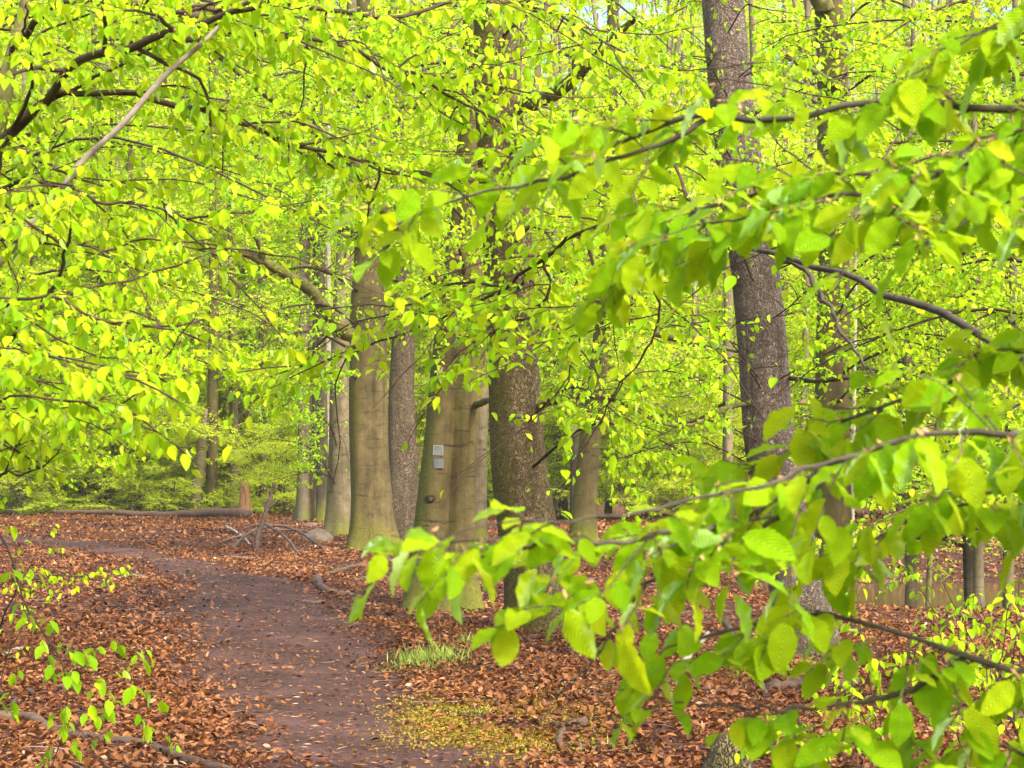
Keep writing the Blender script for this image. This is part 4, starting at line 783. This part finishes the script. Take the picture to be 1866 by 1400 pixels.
for i, (lab, px, py, d, hts) in enumerate((
   ('young beech sapling with hanging leaves in the lower right beneath the dark bough', 1610, 1330, 10.0, [(1600, 1180, 10), (1560, 1080, 10.1), (1680, 1150, 9.8), (1540, 1210, 10)]),
   ('young beech sapling nearest the lower right corner', 1790, 1360, 9.2, [(1800, 1200, 9.2), (1740, 1120, 9.2), (1840, 1100, 9.1), (1700, 1230, 9.2)]),
   ('young beech sapling with arching bare twigs before the pond', 1840, 1230, 13.0, [(1780, 1080, 13), (1700, 1040, 13), (1860, 1040, 13), (1640, 1030, 13.1)]),
   ('small seedling clump at the foot of the purple-brown trunk', 1400, 1235, 14.6, [(1370, 1175, 14.6), (1410, 1160, 14.6), (1330, 1190, 14.6)]),
   ('leafy young beech cut by the right border near the rotting log', 1870, 1300, 10.5, [(1800, 1150, 10.5), (1850, 1080, 10.5), (1760, 1230, 10.3), (1830, 1240, 10.2)]),
   ('low leafy shoot right at the bottom edge beside the mossy stump', 1440, 1400, 9.6, [(1400, 1320, 9.6), (1450, 1300, 9.6), (1500, 1340, 9.5)]),
   ('small sapling in the litter below the middle of the right side', 1500, 1390, 9.8, [(1480, 1290, 9.8), (1530, 1250, 9.8), (1420, 1300, 9.8)]))):
    bs_ = np.array([(px - CX) / F * d, d, float(H((px - CX) / F * d, d))]); by = HY - (bs_[2] - CH) / d * F
    sapling(lab, [([(px, by, d), ((px * 2 + a) / 3, (by * 1.6 + c) / 2.6, d), ((px + 2 * a) / 3, (by + 2.2 * c) / 3.2, d), (a, c, e), (a + (a - px) * .4, c + 14, e)], .006, dict(t0=.25, gap=.09)) for a, c, e in hts], bs_, LEAF_MID, .060, .1, .17, 4, 1.0, tb=-.1, twr=.001)

# the dead forked sapling, leaning birch, snag, logs, sticks, stone
def rod(name, label, cat, pts, rads, m, group=None, sides=10, wig=.12, K=30, caps=True):
    p = smooth_path(np.column_stack([np.array(pts, float), np.array(rads, float)]), K); base = p[0, :3].copy()
    w = R.normal(0, 1, (K, 3)); w = (w + np.roll(w, 1, 0)) / 2; p[:, :3] += w * p[:, 3:4] * wig
    b = Buf(); tubes(b, p[None, :, :3], (p[:, 3] * (1 + R.normal(0, .05, K)))[None], sides)
    if caps:
        for e, o in ((0, 1), (K - 1, -1)):
            n0 = b.n; b.add([p[e, :3] + (p[e, :3] - p[e + o, :3]) * .03], t=np.zeros((0, 3), int)); ring = np.arange(e * sides, (e + 1) * sides); nx = np.roll(ring, -1)
            b.t.append((np.stack([ring, nx, np.full(sides, n0)] if e == 0 else [nx, ring, np.full(sides, n0)], -1), np.zeros(sides, np.int32), np.full(sides, .5)))
    return tag(obj(name, b.mesh(name, [m], base), None, base), label, cat, group)
def onground(pts, w, lift=.0):
    o = []; r = []
    for q in pts:
        l = q[2] if len(q) > 2 else 0.0
        g = gp(q[0], q[1], 0); d = g[1]; rr = w / F * d / 2; g[2] += l + rr * .6 + lift; o.append(g); r.append(rr)
    return o, r
LOGM = plain('log_bark', (.04, .026, .017), (.14, .09, .058), 9, stretch=(.4, 3, 3)); DEAD = plain('dead_wood', (.05, .036, .026), (.15, .105, .075), 20); GREYW = plain('bleached_wood', (.24, .19, .15), (.46, .39, .32), 25)
RAW = plain('raw_splintered_wood', (.10, .05, .02), (.30, .17, .07), 7, stretch=(6, 6, .5))
p0 = [P(95, 938, 65), P(200, 938, 64), P(300, 941, 63), P(380, 944, 62), P(452, 947, 61)]
for q in p0: q[2] = float(H(q[0], q[1])) + .12
rod('fallen_log', 'long fallen log lying across the back of the clearing', 'log', p0, [.07, .09, .12, .14, .16], LOGM, sides=14, K=50)
p0 = [P(135, 932, 68), P(240, 933, 67.5), P(330, 934, 67), P(372, 936, 66.5)]
for q in p0: q[2] = float(H(q[0], q[1])) + .42
rod('fallen_log', 'thin dark log lying just behind the long log', 'log', p0, [.05, .06, .07, .08], DEAD, K=40)
rod('dead_tree', 'grey broken trunk leaning right beside the straight olive beech', 'tree', [P(351, 960, 66.5), P(356, 900, 66.5), P(364, 850, 66.5), P(369, 800, 66.5), P(376, 745, 66.5)], [.22, .19, .19, .15, .05], BEECHG, K=30)
# splintered stump
bs_ = P(446, 950, 61.5); bs_[2] = float(H(bs_[0], bs_[1])); st = tag(obj('broken_stump', None, None, bs_), 'tall splintered orange-brown stump at the right end of the long log', 'stump')
b = Buf(); n = 18; a = np.linspace(0, 6.283, n, endpoint=False); hs = .55 + .75 * np.abs(np.sin(a * 2.5 + .6)) ** 2 * R.random(n) + .25 * R.random(n)
ring = lambda r, z: np.column_stack([bs_[0] + r * np.cos(a), bs_[1] + r * np.sin(a), bs_[2] + z + 0 * a])
V = np.vstack([ring(.27 * (1 + .2 * R.random(n)), -.1), ring(.2, .3), ring(.17, hs * .7), ring(.15, hs), ring(.10, hs * .8), ring(.05, .3)])
idx = np.arange(6 * n).reshape(6, n); nx = np.roll(idx, -1, 1); b.add(V, q=np.stack([idx[:-1], nx[:-1], nx[1:], idx[1:]], -1).reshape(-1, 4)); obj('stump_shell', b.mesh('stump_shell', [RAW], bs_, smooth=False), st)
rod('leaning_birch', 'pale leaning dead birch stem crossing the boughs diagonally in the upper left', 'birch', [P(-1130, 1656, 7.7), P(-500, 1005, 7.4), P(-40, 520, 7.2), P(60, 410, 7.1), P(150, 290, 7.05), P(215, 235, 7), P(310, 130, 7), P(400, 48, 7), P(445, 0, 7), P(570, -140, 7)], [.03, .024, .0125, .013, .0115, .0115, .010, .009, .008, .006], PALE, K=70, wig=.3)
fs = tag(obj('dead_sapling', None, None, gp(466, 1004)), 'dead dark forked sapling leaning in the brush right of the long log', 'sapling')
for pts, r in (([(466, 1006), (474, 965), (486, 930), (494, 905), (500, 880)], .055), ([(486, 930), (496, 922), (506, 912)], .03), ([(478, 955), (450, 962), (430, 975)], .025)):
    d = gp(466, 1004)[1]; b = Buf(); pp = smooth_path([P(x, y, d) for x, y in pts], 14) + R.normal(0, .008, (14, 3)); tubes(b, pp[None], (r * np.linspace(1, .6, 14))[None], 8); obj('stem', b.mesh('stem', [DEAD], gp(466, 1004)), fs)
ST = [
 ('arched dead branch reaching over the brush pile below the dead sapling', [(425, 1002, .02), (455, 992, .22), (500, 985, .3), (540, 985, .2), (590, 1004, .02)], 6, DEAD),
 ('thin dead branch propped left across the brush pile', [(405, 990, .02), (450, 988, .14), (520, 984, .2), (560, 988, .2)], 5, DEAD),
 ('slanting pale stick hanging down in front of the brush pile', [(412, 968, .1), (440, 985, .1), (455, 995, .02)], 4, GREYW),
 ('forked brown stick poking out of the brush pile to the right', [(480, 990, .4), (520, 1000, .2), (545, 1015, .02)], 5, DEAD),
 ('long dark stick lying along the far edge of the path', [(370, 1020), (420, 1022), (470, 1026), (530, 1030)], 5, DEAD),
 ('pale split stick lying beside the path below the brush pile', [(408, 1016), (450, 1018), (480, 1019)], 4, GREYW),
 ('crooked thick branch with a pale end at the right edge of the path', [(577, 1058), (580, 1068), (592, 1078), (620, 1086), (662, 1094)], 14, DEAD),
 ('short blackish wood chunk at the right edge of the path', [(552, 1100), (570, 1102), (590, 1100)], 9, DEAD),
 ('reddish crooked root lying left of the blazed tree', [(600, 1048), (640, 1036), (690, 1028), (740, 1018)], 9, LOGM),
 ('second root running beneath the reddish crooked one', [(650, 1062), (700, 1050), (760, 1040)], 8, DEAD),
 ('pale bleached stick in the litter left of the path bend', [(218, 1056), (240, 1051), (262, 1054), (272, 1058)], 6, GREYW),
 ('dark branch lying in the litter behind the drooping sapling', [(122, 1222), (160, 1222), (200, 1228), (232, 1236)], 9, DEAD),
 ('half buried log in the litter at lower left', [(-20, 1318), (40, 1318), (80, 1330), (150, 1352), (260, 1364), (330, 1392), (420, 1412)], 26, LOGM),
 ('grey stick on the ground at the left border', [(10, 1198), (30, 1188), (48, 1182)], 10, GREYW),
 ('thin straight twig lying across the left edge of the path', [(335, 1326), (400, 1328), (490, 1334)], 5, DEAD),
 ('curved hook-shaped branch on the moss right of the path', [(1068, 1330, .02), (1035, 1328), (1022, 1345), (1024, 1364), (1060, 1368), (1110, 1366)], 16, LOGM),
 ('long brown branch lying across the litter at lower right', [(1085, 1232), (1130, 1234), (1200, 1246), (1270, 1258), (1340, 1268), (1400, 1282)], 13, DEAD),
 ('slanting branch meeting the long brown one at its right end', [(1320, 1195, .3), (1345, 1225, .2), (1375, 1255, .1), (1402, 1280)], 11, DEAD),
 ('grey forked stick standing up from the long brown branch', [(1236, 1262), (1242, 1238, .05), (1262, 1214, .12), (1290, 1200, .2)], 13, GREYW),
 ('pale bleached pole lying beyond the long brown branch', [(1230, 1212), (1300, 1216), (1380, 1222), (1460, 1222), (1510, 1200)], 8, GREYW),
 ('short dark rotten branch in the litter below the scaly trunk', [(1040, 1195), (1075, 1200), (1110, 1206), (1160, 1196)], 14, DEAD),
 ('dark root-like branch beside the foot of the scaly trunk', [(945, 1168), (1000, 1162), (1060, 1170), (1130, 1180)], 9, DEAD),
 ('fallen brown pole sloping down to the pond shore', [(1610, 1100), (1680, 1112), (1740, 1124), (1790, 1134)], 9, LOGM),
 ('charred dark log lying by the pond behind the grey beech', [(1556, 1080), (1585, 1074), (1620, 1066)], 14, DEAD),
 ('thick reddish log lying in the litter beneath the leafy bough', [(1400, 1262), (1450, 1256), (1520, 1256), (1560, 1250)], 24, LOGM),
 ('big dark rotting log at the right border', [(1760, 1330), (1800, 1318), (1860, 1330), (1920, 1345)], 46, LOGM),
]
for lab, pts, w, m_ in ST:
    p_, r_ = onground(pts, w); r_ = np.array(r_) * np.linspace(1.1, .75, len(r_)); rod('fallen_branch', lab, 'branch', p_, r_, m_, 'dead wood on the forest floor', sides=9, wig=.25)
# mossy stump at the lower right
g = gp(1330, 1420); b = Buf(); 
tag(obj('mossy_stump', trunk_mesh('mossy_stump', [g + (0, 0, -.1), g + (0, 0, .08), g + (.02, 0, .17), g + (.03, 0, .23)], [.11, .09, .08, .05], FISS, g, sides=26, seed=44, flare=.5, fh=.12, lump=.12, K=24), None, g), 'weathered stump with yellow moss at the bottom edge right of centre', 'stump')
# small stump beside the big smooth beech
g = gp(698, 1022); tag(obj('root_stub', trunk_mesh('root_stub', [g + (0, 0, -.1), g + (.0, 0, .1), g + (.03, 0, .25), g + (-.02, 0, .36)], [.12, .09, .09, .05], plain('rotten_wood', (.05, .025, .014), (.16, .075, .04), 14), g, sides=18, seed=12, flare=.2, lump=.18, K=24), None, g), 'short reddish rotten stub standing before the big smooth beech', 'stump')
def stone(label, px, py, d, w, h, m):
    n, k = 26, 14; th = np.linspace(0, np.pi, k)[:, None]; a = np.linspace(0, 6.283, n, endpoint=False)[None]
    x0 = (px - CX) / F * d; o = np.array([x0, d, float(H(x0, d)) + h * .15])
    r = 1 + .10 * np.sin(2 * a + 1) * np.sin(th) + .07 * np.sin(3 * a + 2 * th) + .05 * np.sin(5 * a - 3 * th)
    V = np.stack([w / 2 * r * np.sin(th) * np.cos(a), w * .4 * r * np.sin(th) * np.sin(a), h * .75 * r * np.cos(th) + 0 * a], -1) + o
    b = Buf(); idx = np.arange(n * k).reshape(k, n); nx = np.roll(idx, -1, 1); b.add(V.reshape(-1, 3), q=np.stack([idx[:-1], idx[1:], nx[1:], nx[:-1]], -1).reshape(-1, 4))
    tag(obj('boulder', b.mesh('boulder', [m], o), None, o), label, 'stone')
STM = plain('grey_stone', (.06, .045, .03), (.15, .115, .085), 7)
stone('rounded grey-brown boulder at the foot of the slim grey beech', 578, 985, 42, .62, .30, STM)
stone('flat pale stone on the litter behind the rounded boulder', 567, 960, 52, .55, .10, STM)
stone('small dark pebble on the path', 758, 1300, CH * F / (1300 - HY), .03, .022, STM)

b = Buf(); c8 = np.array([(x, y, z) for x in (-138, 138) for y in (-8, 195) for z in (-4, 62)], float)
b.add(c8, q=[(0, 1, 3, 2), (4, 6, 7, 5), (0, 4, 5, 1), (2, 3, 7, 6), (0, 2, 6, 4), (1, 5, 7, 3)])
hm = bpy.data.materials.new('haze'); hm.use_nodes = True; hn = hm.node_tree; hn.nodes.clear(); ho = hn.nodes.new('ShaderNodeOutputMaterial'); hv = hn.nodes.new('ShaderNodeVolumePrincipled')
hv.inputs['Color'].default_value = (.95, .97, .90, 1); hv.inputs['Density'].default_value = .0003; hn.links.new(hv.outputs[0], ho.inputs['Volume'])
tag(obj('haze', b.mesh('haze', [hm], smooth=False)), kind='stuff')
# ------------------------------------------------------------------ light, sky, camera
EL, AZ = math.radians(50), math.radians(90)      # sun high, from the right and a little behind the trees
sun = bpy.data.lights.new('sun', 'SUN'); sun.energy = 1.5; sun.angle = math.radians(14); sun.color = (1, .95, .86); so = bpy.data.objects.new('sun', sun); C.objects.link(so)
import mathutils
dv = mathutils.Vector((math.sin(AZ + .9) * math.cos(EL), math.cos(AZ + .9) * math.cos(EL), math.sin(EL))); so.rotation_euler = dv.to_track_quat('Z', 'Y').to_euler()
w = bpy.data.worlds.new('World'); bpy.context.scene.world = w; w.use_nodes = True; nt = w.node_tree; bg = nt.nodes['Background']
sk = nt.nodes.new('ShaderNodeTexSky'); sk.sky_type = 'NISHITA'; sk.sun_disc = False; sk.sun_elevation = EL; sk.sun_rotation = AZ + .9; sk.dust_density = 5.0; sk.air_density = .8; sk.ozone_density = .5
nt.links.new(sk.outputs[0], bg.inputs[0]); bg.inputs[1].default_value = .15
cam = bpy.data.cameras.new('camera'); co = bpy.data.objects.new('camera', cam); C.objects.link(co); co.location = (0, 0, CH); co.rotation_euler = (math.pi / 2, 0, 0)
cam.sensor_width = 36; cam.lens = F / 1866 * 36; cam.shift_y = (HY - 700) / 1866; cam.clip_end = 600
cam.dof.use_dof = True; cam.dof.focus_distance = 18; cam.dof.aperture_fstop = 13
sc = bpy.context.scene; sc.camera = co
sc.view_settings.view_transform = 'Standard'; sc.view_settings.look = 'None'; sc.view_settings.exposure = 1.82; sc.view_settings.gamma = 1
cy = sc.cycles; cy.max_bounces = 15; cy.diffuse_bounces = 13; cy.transmission_bounces = 13; cy.glossy_bounces = 2; cy.transparent_max_bounces = 4; cy.caustics_reflective = False; cy.caustics_refractive = False
cy.use_denoising = True; cy.denoiser = 'OPENIMAGEDENOISE'; cy.denoising_input_passes = 'RGB_ALBEDO_NORMAL'; cy.denoising_prefilter = 'ACCURATE'
print('leaf faces', sum(len(m.polygons) for m in bpy.data.meshes), flush=True)
